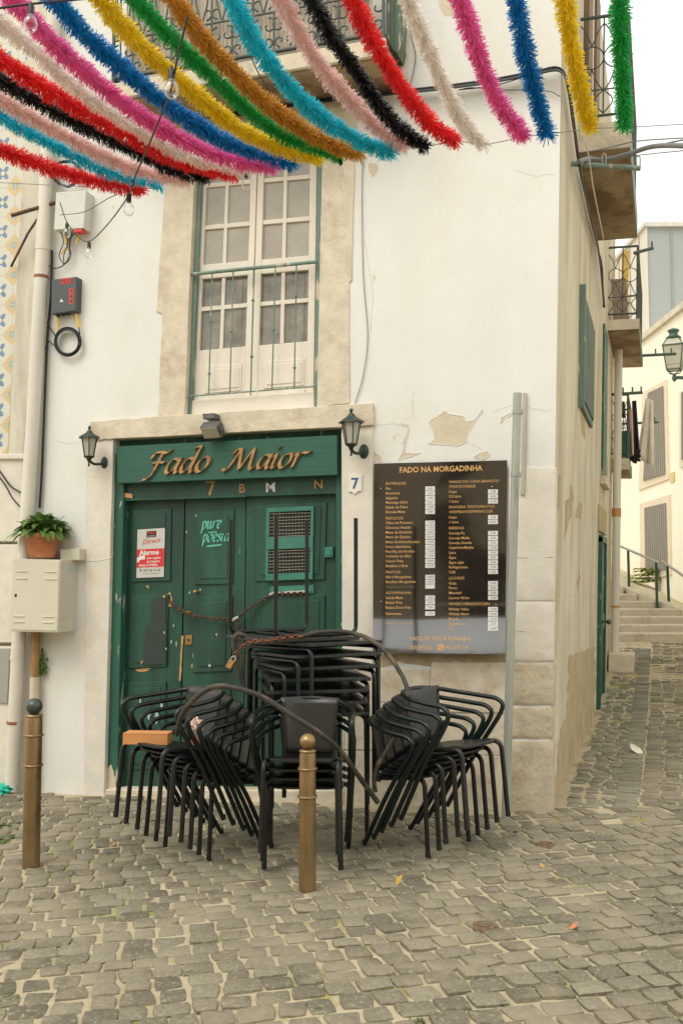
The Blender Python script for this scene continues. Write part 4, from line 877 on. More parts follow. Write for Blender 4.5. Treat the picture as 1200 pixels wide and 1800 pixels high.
# ------------------------------------------------------------------ stacked chairs
def chair_proto():
    t = thing('metal_armchair', 'x', 'chair')
    half = [V((.235,-.22,0)), V((.262,-.02,.335)), V((.283,.165,.600)), V((.285,.150,.675)), V((.280,.02,.695)), V((.25,-.12,.712)), V((.17,-.235,.735)), V((.07,-.272,.745))]
    r_ = smooth(half, 5)
    pts = r_+[V((0,-.276,.747))]+[V((-p.x, p.y, p.z)) for p in reversed(r_)]
    build('arm_frame', MB().tube(pts, .0142, 10), m_blackgreen, t)
    for s in (-1, 1):
        build('leg', MB().tube(fillet([V((s*.217,.236,0)), V((s*.208,.208,.444)), V((s*.206,-.19,.395)), V((s*.238,-.10,.40))],   .06, 6), .0142, 10), m_black, t)
    mb = MB()
    def seat(a, b):
        u, v = a*2-1, b*2-1; q = max(abs(u), abs(v)); n = (abs(u)**5+abs(v)**5)**.2; f = q/n if n > 1e-6 else 1
        return V((u*f*(.199+.008*v), v*f*.205, .434+.024*v-.010*(1-u*u)*(1-v*v)+(.0 if v < .8 else -.010*((v-.8)/.2)**2)))
    mb.grid(seat, 16, 16); top = list(mb.v); mb.grid(lambda a, b: seat(a, b)-V((0,0,.012)), 16, 16)
    k = 17; n = k*k; rim = [i for i in range(k)]+[j*k+k-1 for j in range(1,k)]+[(k-1)*k+i for i in range(k-2,-1,-1)]+[j*k for j in range(k-2,0,-1)]
    for a, b in zip(rim, rim[1:]+rim[:1]): mb.f.append((a, b, n+b, n+a)); mb.sm.append(False)
    build('seat', mb, m_black, t)
    mb = MB()
    def back(a, b, o):
        u = a*2-1; w = lerp(.138, .178, b); x = u*w
        yt = -.266+1.55*x*x; yb = -.205+1.1*x*x
        return V((x, lerp(yb, yt, b)-o, lerp(.425, .754, b)))
    mb.grid(lambda a, b: back(a, b, .0), 12, 8); mb.grid(lambda a, b: back(a, b, .005), 12, 8)
    k, l = 13, 9; n = k*l; rim = [i for i in range(k)]+[j*k+k-1 for j in range(1,l)]+[(l-1)*k+i for i in range(k-2,-1,-1)]+[j*k for j in range(l-2,0,-1)]
    for a, b in zip(rim, rim[1:]+rim[:1]): mb.f.append((a, b, n+b, n+a)); mb.sm.append(False)
    build('backrest', mb, M('sheen_black_back', (.030,.027,.023), .30, var=.15, scale=3, bump=.03, objvar=.2), t)  # brownish sheen put into the base colour, lighter than the frame paint
    mb = MB()
    for s in (-1, 1): mb.lathe([(.0152,-.002),(.016,.006),(.0155,.03)], (s*.217,.236,0), 10).lathe([(.0152,-.002),(.016,.006),(.0155,.026)], (s*.235,-.219,0), 10)
    build('foot_cap', mb, m_ink, t)
    return t
proto = chair_proto(); used = False
ORD = ['bottom','second lowest','third lowest','third from the top','second from the top','top']
def stack(pa, pb, n, fw, up, name, extra, sgn, tops=None):
    global used
    a, b = ground(*pa), ground(*pb); l = (b-a); l.z = 0; l.normalize(); f = V((l.y, -l.x, 0))*sgn
    base = (a+b)/2-f*.236; rz = math.atan2(-f.x, f.y); res = []
    for i in range(n):
        o = copy_tree(proto) if used else proto; used = True
        j = V((R.uniform(-.006,.006), R.uniform(-.006,.006), 0))*(i > 0)
        o.location = base+f*fw*i+V((0,0,up*i))+j; o.rotation_euler = (rad(.35*i), 0, rz+R.gauss(0,.018)*(i > 0))
        lo = {0:'bottom chair', n-1:'top chair', 1:'second chair from the bottom', n-2:'second chair from the top', 2:'third chair from the bottom', 3:'third chair from the top'}[i]
        o['label'] = (lo+' of '+name)+(extra if i == n-1 else ''); o['group'] = 'stacked black metal armchairs'
        res.append(o)
    return res, base, f, rz
st1, b1, f1, r1 = stack((288,1489), (370,1511), 6, .072, .047, 'the left stack by the green door', ', wooden box on its seat', 1)
st2, b2, f2, r2 = stack((461,1529), (602,1527), 4, .045, .056, 'the centre stack behind the bollard', ', tissues on its seat', 1)
st3, b3, f3, r3 = stack((753,1506), (822,1479), 5, .069, .048, 'the right stack below the menu board', ', seat empty', 1)
for i, o in enumerate(st3):
    pass
# ------------------------------------------------------------------ stacked tables
TS, TH = .64, .79
def table_proto():
    t = thing('cafe_table', 'x', 'table'); h = TS/2
    build('table_top', MB().box((0,0,TH-.013), (TS,TS,.022)), m_tabletop, t, .004)
    for s in (-1, 1):
        build('leg_frame', MB().tube(fillet([V((s*(h-.02),-h+.02,0)), V((s*(h-.02),-h+.02,TH-.042)), V((s*(h-.02),h-.02,TH-.042)), V((s*(h-.02),h-.02,0))], .055, 6), .0138, 10), m_black, t)
    build('apron', MB().tube([V((-h+.02,.12,TH-.035)), V((h-.02,.12,TH-.035))], .010, 6).tube([V((-h+.02,-.12,TH-.035)), V((h-.02,-.12,TH-.035))], .010, 6), m_black, t)
    return t
tp = table_proto(); ZC = 6.62; NT = 7; YR = math.degrees(YAW)
tn_ = ['bottom table of the stack behind the centre chairs','second table from the bottom of the stack behind the centre chairs','third table from the bottom of the stack behind the centre chairs','middle upright table in the stack of black tables','third upright table from the top of the table stack','second upright table from the top of the table stack','highest upright table, directly beneath the upturned one']
for k in range(NT):
    o = tp if k == 0 else copy_tree(tp)
    c = C((551-600)/FPX*ZC, ZC, 0); o.location = V((c.x, c.y, gz(c.x, c.y)+.073*k+.012))
    o.rotation_euler = (rad(R.uniform(-.6,.6)), rad(R.uniform(-.6,.6)), rad(YR+[9,9,9,10,22,34,45][k]))
    o['label'] = tn_[k]; o['group'] = 'stacked black cafe tables'
ztop = gz(c.x, c.y)+.073*(NT-1)+.012+TH
o = copy_tree(tp); c = C((514-600)/FPX*ZC, ZC, 0); o.location = V((c.x, c.y, ztop+TH+.004)); o.rotation_euler = (math.pi, 0, rad(YR-11+45+90)); o['label'] = 'upturned black table on top of the stack, legs pointing up'; o['group'] = 'stacked black cafe tables'

# ------------------------------------------------------------------ hoses, chains, things on the chairs
def hose(px, r, label, n=6):
    o = build('security_hose', MB().tube(smooth([D(*p) for p in px], n), r, 12), m_hose); return tag(o, label, 'hose')
hose([(311,1290,5.75),(318,1262,5.6),(333,1238,5.52),(356,1217,5.48),(381,1206,5.45),(412,1209,5.42),(452,1221,5.42),(483,1238,5.42),(514,1259,5.42),(545,1278,5.45),(575,1299,5.5),(600,1322,5.6),(622,1353,5.68),(649,1390,5.78),(664,1411,5.8)], .015, 'thick dirty hose threaded over the left and centre chair stacks')
hose([(660,1392,5.95),(657,1372,5.95),(664,1345,5.95),(680,1318,5.95),(696,1290,5.95)], .013, 'thin brown hose end hanging behind the right chair stack')
hose([(712,1258,5.95),(717,1226,5.95),(712,1200,6.0),(700,1177,6.05),(684,1154,6.1),(664,1134,6.14),(637,1118,6.18),(599,1110,6.2),(557,1112,6.2),(526,1120,6.2)], .014, 'thick dirty hose arching from the table stack to the right chairs')
hose([(428,1208,6.3),(421,1178,6.3),(414,1148,6.3),(412,1126,6.3),(418,1115,6.3),(430,1118,6.32)], .018, 'short bent grey hose left of the table tops')
def chain_links(mb, pts, L=.034, w=.012, r=.0041):
    pts = smooth(pts, 8); seg = []; acc = 0; cur = pts[0]; out = [V(cur)]
    for p in pts[1:]:
        while (p-cur).length + acc >= L*.74:
            d = (p-cur); s = L*.74-acc; cur = cur+d.normalized()*s; out.append(V(cur)); acc = 0
        acc += (p-cur).length; cur = V(p)
    for i, (a, b) in enumerate(zip(out, out[1:])):
        t = (b-a).normalized(); u = t.orthogonal().normalized(); u = (Matrix.Rotation(rad(35+90*(i % 2)), 3, t) @ u); c = (a+b)/2
        mb.tube([c+t*(math.cos(k*math.pi/6)*L*.5)+u*(math.sin(k*math.pi/6)*w) for k in range(12)], r, 5, close=True)
t = thing('rusty_chain', 'rusty chain slung across the green door leaves from hole to letter slot', 'chain', F(420,1090))
mb = MB(); chain_links(mb, [F(297,1056,-.11), F(305,1064,-.09), F(318,1073,-.075), F(333,1080,-.07), F(370,1087,-.06), F(412,1089,-.05)])
chain_links(mb, [F(417,1086,-.05), F(440,1069,-.06), F(462,1055,-.075), F(480,1044,-.09), F(512,1044,-.09), F(545,1042,-.09)])
chain_links(mb, [F(420,1091,-.05), F(424,1110,-.05), F(423,1140,-.05), F(426,1170,-.05), F(424,1205,-.05)])
chain_links(mb, [F(417,1091,-.05), F(420,1112,-.04), F(420,1130,-.04)])
build('link', mb, m_rust, t)
build('shackle', MB().tube([F(409,1091,-.045), F(413,1088,-.035), F(419,1085,-.045)], .013, 8).tube([F(474,1046,-.085), F(482,1042,-.085)], .012, 8), m_galv, t, 0)
t = thing('padlocked_chain', 'reddish rusty chain from the hose end across the table top', 'chain', D(460,1128,6.25))
mb = MB(); chain_links(mb, [D(530,1119,6.18), D(500,1121,6.16), D(470,1126,6.14), D(440,1129,6.16), D(424,1138,6.2), D(412,1152,6.22), D(407,1160,6.22)]); build('link', mb, M('red_rust', (.20,.07,.035), .75, var=.4, scale=30, bump=.2), t)
pc_ = D(405,1168,6.2); t = thing('padlock', 'brass padlock hanging from the chain end left of the tables', 'padlock', pc_)
mr = Matrix.Rotation(rad(28), 3, CL)
build('lock_body', MB().box(pc_, (.04,.022,.055), mr), m_brass, t, .004); build('shackle', MB().tube(smooth([pc_+mr @ V((-.013,0,.02)), pc_+mr @ V((-.013,0,.045)), pc_+mr @ V((0,0,.056)), pc_+mr @ V((.013,0,.045)), pc_+mr @ V((.013,0,.02))], 4), .0045, 6), m_galv, t)
zs1 = st1[-1].location.z+.440
bc = G(258,1309,zs1)
t = thing('wooden_box', 'long orange brown wooden box lying on the left top chair seat', 'box', bc)
dz = V((0,0,1)); ex = (CR*.97-CL*.1).normalized(); ey = dz.cross(ex)
bm_ = Matrix((ex, ey, dz)).transposed(); kx = (bc-CAM).dot(CW)/FPX
build('box_body', MB().box(bc+dz*.034+ey*.03, (79*kx,.11,.062), bm_), m_boxwood, t, .002)
build('end_cap', MB().box(bc+dz*.034+ey*.03-ex*(39*kx), (.012,.114,.066), bm_), m_boxwood, t, .002); build('lid', MB().box(bc+dz*.068+ey*.03, (80*kx,.112,.006), bm_), m_boxwood, t, .001)
cc = G(345,1308,zs1); t = thing('plastic_cup', 'clear plastic cup holding a reddish drink stain on the left seat', 'cup', cc)
build('cup_wall', MB().lathe([(.028,0),(.037,.09),(.039,.092),(.035,.088)], cc, 18), m_crystal, t); build('drink', MB().lathe([(.029,.004),(.033,.045),(0,.046)], cc, 16), M('red_drink', (.35,.09,.06), .3, bump=0), t)
def crumple(c, s, seed, name, label, mat=None):
    r = random.Random(seed); mb = MB(); ph = [r.uniform(0,6) for _ in range(6)]
    def fn(a, b):
        th, pz = a*2*math.pi, b*math.pi; d = V((math.sin(pz)*math.cos(th), math.sin(pz)*math.sin(th), math.cos(pz)))
        q = 1+.28*math.sin(d.x*6+ph[0])*math.sin(d.y*7+ph[1])+.22*math.sin(d.z*9+ph[2]+d.x*5)+.15*math.sin(d.y*15+ph[3])*math.sin(d.x*13+ph[4])
        return c+V((d.x*s[0], d.y*s[1], d.z*s[2]))*q
    mb.grid(fn, 26, 14, False); return tag(build(name, mb, mat or m_paper), label, 'tissue')
zs2 = st2[-1].location.z+.442
crumple(G(517,1312,zs2)+V((0,0,.03)), (.055,.04,.034), 3, 'paper_tissue', 'crumpled white tissue on the centre seat, left of the bollard top')
crumple(G(569,1312,zs2)+V((0,0,.028)), (.036,.03,.030), 5, 'paper_tissue', 'small crumpled white tissue on the centre seat, right of the bollard top')
crumple(cc+V((.0,0,.105)), (.04,.036,.045), 8, 'paper_napkin', 'pinkish paper napkin stuffed into the plastic cup', M('pinkish_napkin', (.68,.50,.42), .9, bump=.3))

# ------------------------------------------------------------------ paper garlands
GC = {'red':(.93,.05,.055),'cyan':(.03,.66,.80),'light pink':(.96,.68,.65),'black':(.010,.010,.010),'pale':(.93,.85,.80),'pink':(.97,.21,.54),'blue':(.008,.27,.64),'yellow':(.98,.72,.03),'green':(.03,.48,.11),'brown':(.68,.35,.045)}
GM = {}
for k_, c_ in GC.items(): GM[k_] = M('garland_'+k_.replace(' ', '_'), c_, .42, var=.12, scale=30, bump=0, island=.22, transl=.55 if k_ != 'black' else .05, spec=.45)
GL = [
 ('red','red garland, lowest on the left edge',[(-50,250),(0,262),(60,285),(130,307),(190,322),(250,332)]),
 ('cyan','turquoise garland next above the lowest red one on the left',[(-50,180),(0,200),(70,240),(140,275),(200,303),(282,321)]),
 ('light pink','soft pink garland between the turquoise and black ones on the left',[(-50,148),(0,172),(80,220),(160,262),(240,298),(330,316)]),
 ('black','black garland ending over the left window frame post',[(-50,105),(0,138),(70,180),(150,222),(230,262),(300,295),(366,313)]),
 ('red','red garland running directly above the left black one',[(-50,70),(0,103),(70,148),(150,195),(230,240),(320,283),(410,306)]),
 ('pale','whitish pink garland between the left red and hot pink ones',[(-50,0),(0,38),(60,85),(130,150),(200,200),(280,248),(350,280),(440,297)]),
 ('pink','hot pink garland crossing the top left corner',[(-20,-45),(30,5),(90,70),(150,125),(230,190),(320,245),(400,278),(482,292)]),
 ('blue','blue garland beside the hot pink one, ending over the window',[(70,-40),(100,0),(140,50),(200,105),(270,165),(340,215),(420,258),(518,286)]),
 ('yellow','yellow garland between the left blue and green ones',[(145,-40),(180,0),(220,50),(280,110),(350,170),(420,225),(490,257),(564,277)]),
 ('green','green garland between yellow and brown, over the balcony',[(205,-40),(245,5),(300,65),(370,130),(440,195),(510,243),(598,274)]),
 ('brown','golden brown garland in front of the upper balcony',[(275,-40),(310,5),(350,60),(400,115),(450,165),(510,212),(570,248),(634,269)]),
 ('cyan','turquoise garland right of the brown one, over the balcony',[(385,-40),(415,10),(445,70),(490,130),(540,185),(600,230),(650,255),(690,267)]),
 ('light pink','soft pink garland between turquoise and black, upper middle',[(472,-40),(500,10),(535,75),(575,130),(620,180),(670,230),(714,257)]),
 ('black','black garland in the upper middle beside the soft pink one',[(528,-40),(555,15),(590,75),(630,130),(670,190),(710,232),(748,257)]),
 ('red','red garland hanging to the right of the upper middle black one',[(602,-40),(630,20),(660,80),(690,130),(725,180),(765,225),(802,248)]),
 ('pale','whitish pink garland hanging alone before the blank white wall',[(700,-40),(725,20),(750,80),(775,140),(805,200),(830,235),(850,254)]),
 ('pink','hot pink garland hanging between whitish and blue on the right',[(795,-40),(815,20),(835,80),(855,135),(880,185),(905,220),(922,240)]),
 ('blue','blue garland hanging just left of the house corner',[(898,-40),(910,20),(922,90),(937,150),(950,200),(961,236)]),
 ('yellow','yellow garland hanging in front of the house corner edge',[(986,-40),(995,20),(1005,90),(1018,150),(1030,200),(1038,226)]),
 ('green','green garland farthest right, against the white sky',[(1088,-40),(1089,40),(1092,120),(1095,180),(1096,224)])]
ends = []
for ci, lab, px in GL:
    tot = sum(math.dist(a, b) for a, b in zip(px, px[1:])); run = 0; pts = []
    for i, p in enumerate(px):
        if i: run += math.dist(px[i-1], p)
        pts.append(F(p[0], p[1], 2.2+(tot-run)/300*.85))
    pts = smooth(pts, 14); ends.append(V(pts[-1]))
    ln = sum((b-a).length for a, b in zip(pts, pts[1:])); rr = .057 if ci not in ('pale','black','green') else .052
    mb = MB().tube(pts, .006, 5); N_ = int(ln*3200); cum = [0]
    for a, b in zip(pts, pts[1:]): cum.append(cum[-1]+(b-a).length)
    j = 0
    fine = ci in ('pale', 'light pink'); 
    for i in range(N_):
        s = ln*i/N_
        while j < len(pts)-2 and cum[j+1] < s: j += 1
        t_ = (pts[j+1]-pts[j]).normalized(); p = pts[j].lerp(pts[j+1], (s-cum[j])/max(1e-6, cum[j+1]-cum[j]))
        u = t_.orthogonal().normalized(); w = t_.cross(u); a = R.uniform(0, 6.2832)+i*2.4
        rad_ = u*math.cos(a)+w*math.sin(a); lean = R.gauss(.28, .42); clump = 1+.08*math.sin(s*38+len(lab))+.07*math.sin(s*11+len(lab)*1.7)
        d = (rad_+t_*lean).normalized(); L_ = rr*R.uniform(.70, 1.02)*clump; side = d.cross(rad_*.3+t_+V((R.uniform(-.5,.5), R.uniform(-.5,.5), R.uniform(-.5,.5)))).normalized()
        wd_ = R.uniform(.0014,.0026) if fine else R.uniform(.0018,.0034); bend = (t_*R.uniform(-.3,.3)+V((0,0,-.12)))*L_
        q0, q1, q2 = p, p+d*L_*.6+bend*.2, p+d*L_+bend*.7
        mb.add([q0-side*wd_*.6, q0+side*wd_*.6, q1+side*wd_, q1-side*wd_, q2+side*wd_*.75, q2-side*wd_*.75], [(0,1,2,3),(3,2,4,5)])
    o = build('paper_garland', mb, GM[ci]); tag(o, lab, 'garland', 'paper fringe garlands strung across the street')
o = build('garland_wire', MB().tube(smooth([F(-60,318,2.2)]+ends+[F(1260,215,2.2)], 3), .0022, 4), m_gcable); tag(o, 'thin wire joining the ends of the hanging garlands', 'wire')
# ------------------------------------------------------------------ string lights
def bulb(t, p, s=1.0, tilt=None):
    m = tilt or Matrix.Identity(3)
    b = build('bulb', MB().lathe([(.0,-.105*s),(.014*s,-.101*s),(.026*s,-.088*s),(.031*s,-.07*s),(.026*s,-.05*s),(.014*s,-.032*s),(.012*s,-.025*s)], p, 14, m), m_bulb, t)
    build('socket', MB().lathe([(.013*s,-.03*s),(.0135*s,.012*s),(.007*s,.018*s),(.004*s,.03*s)], p, 10, m), m_cable, t)
t = thing('string_lights', 'black festoon cable with clear bulbs slung across the garlands to the wall bracket', 'string lights', F(232,340,2.0))
pl = [F(330,30,4.1), F(312,100,3.85), F(300,160,3.55), F(268,240,3.15), F(240,305,2.75), F(229,338,2.55), F(205,375,2.0), F(180,405,1.3), F(158,424,.9), F(140,418,.6), F(118,390,.4), F(106,356,.2)]
build('cable', MB().tube(smooth(pl, 5), .0042, 6), m_cable, t)
for p in (F(302,128,3.72), F(227,346,2.5), F(157,430,.8), F(118,396,.4)): bulb(t, p)
t = thing('string_lights', 'black festoon cable with one bulb above the top left pink garland', 'string lights', F(57,12,4.3))
build('cable', MB().tube(smooth([F(-40,20,4.4), F(55,7,4.3), F(170,-4,4.1)], 5), .0042, 6), m_cable, t); bulb(t, F(55,15,4.3), .8)
t = thing('string_lights', 'black festoon cable running down between brown and turquoise garlands', 'string lights', F(455,130,1.5))
build('cable', MB().tube(smooth([F(370,-40,2.0), F(398,15,1.8), F(430,75,1.6), F(455,130,1.4), F(485,175,1.2), F(530,238,2.1), F(536,258,2.15), F(596,280,2.2)], 5), .004, 6), m_cable, t)
for p in (F(534,248,2.25), F(599,282,2.2), F(433,306,2.2), ): bulb(t, p, .85)
o = build('thin_wire', MB().tube(smooth([F(106,378,.3), F(150,372,.9), F(205,342,1.8), F(300,318,2.2)], 4), .003, 5), m_cable); tag(o, 'thin dark wire from the iron bracket to the garland ends', 'wire')

# ------------------------------------------------------------------ tiled house at the left edge
tl_ = thing('tiled_house', 'neighbouring house at the left edge with blue and yellow tiles', 'house', F(5,1400))
m_tile = bpy.data.materials.new('azulejo_tiles'); m_tile.use_nodes = True; nt = m_tile.node_tree; b = nt.nodes['Principled BSDF']; b.inputs['Roughness'].default_value = .3
tcn = nt.nodes.new('ShaderNodeTexCoord'); sx = nt.nodes.new('ShaderNodeSeparateXYZ'); nt.links.new(tcn.outputs['Object'], sx.inputs[0])
def mth(op, a, b2=None):
    n = nt.nodes.new('ShaderNodeMath'); n.operation = op
    for i, v in enumerate((a, b2)):
        if v is None: continue
        if hasattr(v, 'is_output'): nt.links.new(v, n.inputs[i])
        else: n.inputs[i].default_value = v
    return n.outputs[0]
fx = mth('SUBTRACT', mth('FRACT', mth('MULTIPLY', sx.outputs['X'], 3.9)), .5); fz = mth('SUBTRACT', mth('FRACT', mth('MULTIPLY', sx.outputs['Z'], 3.9)), .5)
rr_ = mth('SQRT', mth('ADD', mth('MULTIPLY', fx, fx), mth('MULTIPLY', fz, fz))); an = mth('ARCTAN2', fz, fx)
star = mth('ADD', rr_, mth('MULTIPLY', mth('COSINE', mth('MULTIPLY', an, 4.0)), .09))
def mixc(fac, A, B):
    x = nt.nodes.new('ShaderNodeMix'); x.data_type = 'RGBA'; nt.links.new(fac, x.inputs[0])
    for s_, v in ((x.inputs[6], A), (x.inputs[7], B)):
        if hasattr(v, 'is_output'): nt.links.new(v, s_)
        else: s_.default_value = (*v, 1)
    return x.outputs[2]
dia = mth('ADD', mth('ABSOLUTE', fx), mth('ABSOLUTE', fz))
c = mixc(mth('LESS_THAN', star, .20), (.60,.58,.48), (.16,.24,.36)); c = mixc(mth('LESS_THAN', rr_, .08), c, (.66,.6,.45))
c = mixc(mth('GREATER_THAN', dia, .62), c, (.60,.45,.22)); c = mixc(mth('GREATER_THAN', dia, .84), c, (.30,.38,.36))
c = mixc(mth('GREATER_THAN', mth('MAXIMUM', mth('ABSOLUTE', fx), mth('ABSOLUTE', fz)), .485), c, (.5,.48,.42)); nt.links.new(c, b.inputs['Base Color'])
xp0, xp1 = F(40,500).x, F(50,500).x
build('rear_wall', MB().pq([(-420,-420),(90,-420),(60,400),(10,1440),(-420,1440)], -.12, -.055), m_stone_pale, tl_)
build('tile_wall', MB().pq([(-420,-420),(66,-420),(42,300),(14,800),(-420,800)], -.06, .004), m_tile, tl_)
build('stone_pilaster', MB().pq([(66,-420),(104,-420),(72,400),(42,800),(14,800),(40,300)], -.05, .02), M('grey_stained_stone', (.60,.56,.46), .9, var=.12, scale=5, bump=.4, bscale=28, col2=(.36,.34,.27), th=.57, sc2=3, soft=.1, stretch=(1,1,.3)), tl_, .006)
build('plinth_stone', MB().pq([(-420,806),(42,806),(36,952),(-420,952)], -.05, .018).pq([(-420,957),(35,957),(27,1130),(-420,1130)], -.05, .02).pq([(-420,1136),(26,1136),(8,1440),(-420,1440)], -.05, .012), m_stone_pale, tl_, .006)
build('cornice_strip', MB().pq([(-420,798),(44,798),(43,807),(-420,807)], -.05, .045), m_stone_pale, tl_, .006)
t = build('grey_plaque', MB().pq([(-60,1140),(18,1140),(13,1236),(-60,1236)], 0, .03), M('grey_metal_panel', (.33,.32,.29), .5, var=.06, bump=.04), None, .003); tag(t, 'plain grey metal plaque on the wall at the left edge', 'panel')  # plain grey plaque, no meter behind it
crumple(F(2,1388,.12), (.085,.05,.045), 12, 'plastic_bag', 'turquoise green plastic bag lying at the foot of the drainpipe', M('turquoise_plastic', (.02,.45,.32), .4, bump=.1)); bpy.data.objects['plastic_bag']['category'] = 'bag'

# ------------------------------------------------------------------ side street
t = thing('downpipe', 'cream downpipe with an orange collar at the end of the side wall', 'drainpipe', SP(7.6,.5,.09))
build('pipe', MB().tube([SP(7.6,.42,.09), SP(7.6,4.86,.09)], .058, 14), m_pvc, t)
zc1 = 1.6+(1015-900)/FPX*14.15; build('collar', MB().tube([SP(7.6,zc1-.06,.09), SP(7.6,zc1+.06,.09)], .064, 14).tube([SP(7.6,1.18,.09), SP(7.6,1.21,.09)], .064, 14), M('orange_rust', (.5,.25,.09), .7, var=.3, bump=.1), t)
t = build('stone_block', sb(7.25,7.75,.24,.56,.02,.36), m_stone, None, .02, seg=2); tag(t, 'squared stone block lying at the foot of the cream downpipe', 'stone block')
# steps, ramp, rails
m_step = M('worn_stone_steps', (.50,.44,.33), .9, var=.12, scale=6, bump=.4, bscale=20, col2=(.34,.27,.18), th=.62, sc2=3, soft=.1)
mb = MB()
for k in range(1, 12):
    Z0 = 16+.35*(k-1); zt = .60+.118*k; xr_ = [6.9,6.9,6.5,5.75,5.45,5.22,5.08,4.95,4.85,4.75,4.65][k-1]
    j = R.uniform(-.012,.012)
    mb.hexa([C(3.2,Z0+j,zt), C(xr_,Z0-j,zt), C(xr_,Z0+3,zt), C(3.2,Z0+3,zt)], [C(3.2,Z0+j,-.2), C(xr_,Z0-j,-.2), C(xr_,Z0+3,-.2), C(3.2,Z0+3,-.2)])
build('stone_steps', mb, m_step, None, .018, 'structure')
K = [(7.6,15.6,.60),(6.7,16.4,.70),(5.75,17.05,1.0),(5.22,17.8,1.28),(5.0,18.6,1.48),(4.7,20.2,1.9),(4.5,24,2.5)]; W_ = [(9.0,17.0,.7),(7.4,17.8,.85),(6.5,19.2,1.11),(6.5,20.4,1.3),(6.5,21.6,1.5),(6.5,22.6,1.68),(6.5,27,2.3)]
mb = MB(); mb.add([C(*p) for p in K]+[C(*p) for p in W_], [(i, i+1, 8+i, 7+i) for i in range(6)]); mb.add([C(*p) for p in K]+[C(p[0], p[1], -.3) for p in K], [(i, i+1, 8+i, 7+i) for i in range(6)])
build('ramp', mb, M('stone_ramp', (.48,.42,.28), .9, var=.15, scale=8, bump=.5, bscale=12, col2=(.3,.3,.1), th=.6, sc2=3, soft=.1), None, 0, 'structure')
mb = MB()
for a, b2 in zip(K, K[1:]): p, q = C(*a), C(*b2); mb.hexa([p+CR*.0, p+CR*.16, q+CR*.16, q], [v_+V((0,0,.05)) for v_ in (p, p+CR*.16, q+CR*.16, q)])
build('ramp_kerb', mb, m_step, None, 0, 'structure')
def rail(a, b2, posts, label):
    t = thing('handrail', label, 'handrail', D(*posts[0][1]), 'handrails beside the steps')
    build('rail_bar', MB().tube([D(*a), D(*b2)], .023, 8), M('worn_rail', (.30,.29,.23), .45, metal=.3, bump=0), t)
    for u, v_ in posts: build('post', MB().tube([D(*u), D(*v_)-V((0,0,.1))], .024, 8), M('dark_green_post', (.02,.06,.042), .5, bump=0), t)
rail((1070,952,18.7), (1159,990,17.2), [((1103,967,18.2),(1105,1041,18.2)), ((1152,989,17.3),(1154,1064,17.3))], 'green handrail with two posts on the upper part of the steps')
rail((1162,986,17.6), (1230,1033,16.2), [((1172,995,17.4),(1175,1066,17.4)), ((1222,1028,16.4),(1224,1095,16.4))], 'green handrail at the right edge beside the lower steps')
XW = 6.5
def W(x, y, o=0.0): return D(x, y, (XW-o)*FPX/(x-600))
cream = thing('cream_house', 'sunlit cream house with grey shuttered windows at the end of the street', 'house', C(XW,19,.9))
m_cream = M('cream_wall', (.90,.85,.70), .9, var=.03, scale=2, bump=.2, bscale=20, spec=.1)
a = [C(XW,11,6.8), C(XW,28,6.8), C(XW,28,.4), C(XW,11,.4)]; build('wall', MB().hexa(a, [p+CR*3 for p in a]), m_cream, cream)
a = [C(XW-.08,11,6.8), C(XW-.08,28,6.8), C(XW-.08,28,6.68), C(XW-.08,11,6.68)]; build('cornice', MB().hexa(a, [p+CR*.3 for p in a]), M('cornice_stone', (.62,.56,.44), .9), cream)
m_shut = M('grey_shutter', (.26,.235,.19), .7, var=.06, bump=0); m_frame = M('pinkish_window_stone', (.74,.63,.48), .9, var=.05, bump=.1)
def shut(px, frame):
    f = build('window', MB().hexa([W(x, y, .03) for x, y in frame], [W(x, y, .03)+CR*.06 for x, y in frame]), m_frame, cream)
    mb = MB(); TL, TR, BR, BL = px; n = 11
    for k in range(n):
        s0, s1 = (k+.06)/n, (k+.80)/n; q4 = [L2(TL, TR, s0), L2(TL, TR, s1), L2(BL, BR, s1), L2(BL, BR, s0)]
        mb.hexa([W(x, y, .06) for x, y in q4], [W(x, y, .06)+CR*.03 for x, y in q4])
    mb.hexa([W(x, y, .045) for x, y in px], [W(x, y, .045)+CR*.01 for x, y in px]); build('shutter', mb, m_shut, f)
shut([(1131,893),(1168,884),(1171,1000),(1133,1006)], [(1123,886),(1176,869),(1178,1010),(1125,1022)])
shut([(1137,691),(1163,679),(1167,833),(1129,845)], [(1128,690),(1170,667),(1174,842),(1121,862)])
shut([(1196,690),(1232,672),(1232,800),(1196,808)], [(1193,690),(1236,664),(1236,812),(1193,822)])
mb = MB(); q4 = [(1177,831),(1184,829),(1184,846),(1177,849)]; build('wall_tile', mb.hexa([W(x, y, .02) for x, y in q4], [W(x, y, .02)+CR*.02 for x, y in q4]), M('yellow_tile', (.62,.5,.14), .4, var=.5, scale=30, bump=0), cream)
grey = thing('grey_building', 'modern grey clad upper building rising behind the cream house', 'building', C(8.5,25,6.5))
a = [C(7.45,24,10.15), C(18,24,10.15), C(18,24,5.5), C(7.45,24,5.5)]; build('cladding', MB().hexa(a, [p+CL*6 for p in a]), M('grey_metal_cladding', (.33,.345,.345), .6, var=.06, scale=20, bump=.02), grey)
mb = MB()
for x in (8.02,8.6,9.3,10.2): a = [C(x,23.97,10.1), C(x+.03,23.97,10.1), C(x+.03,23.97,5.5), C(x,23.97,5.5)]; mb.hexa(a, [p+CL*.06 for p in a])
build('seam', mb, M('seam_grey', (.28,.29,.28), .6, bump=0), grey)
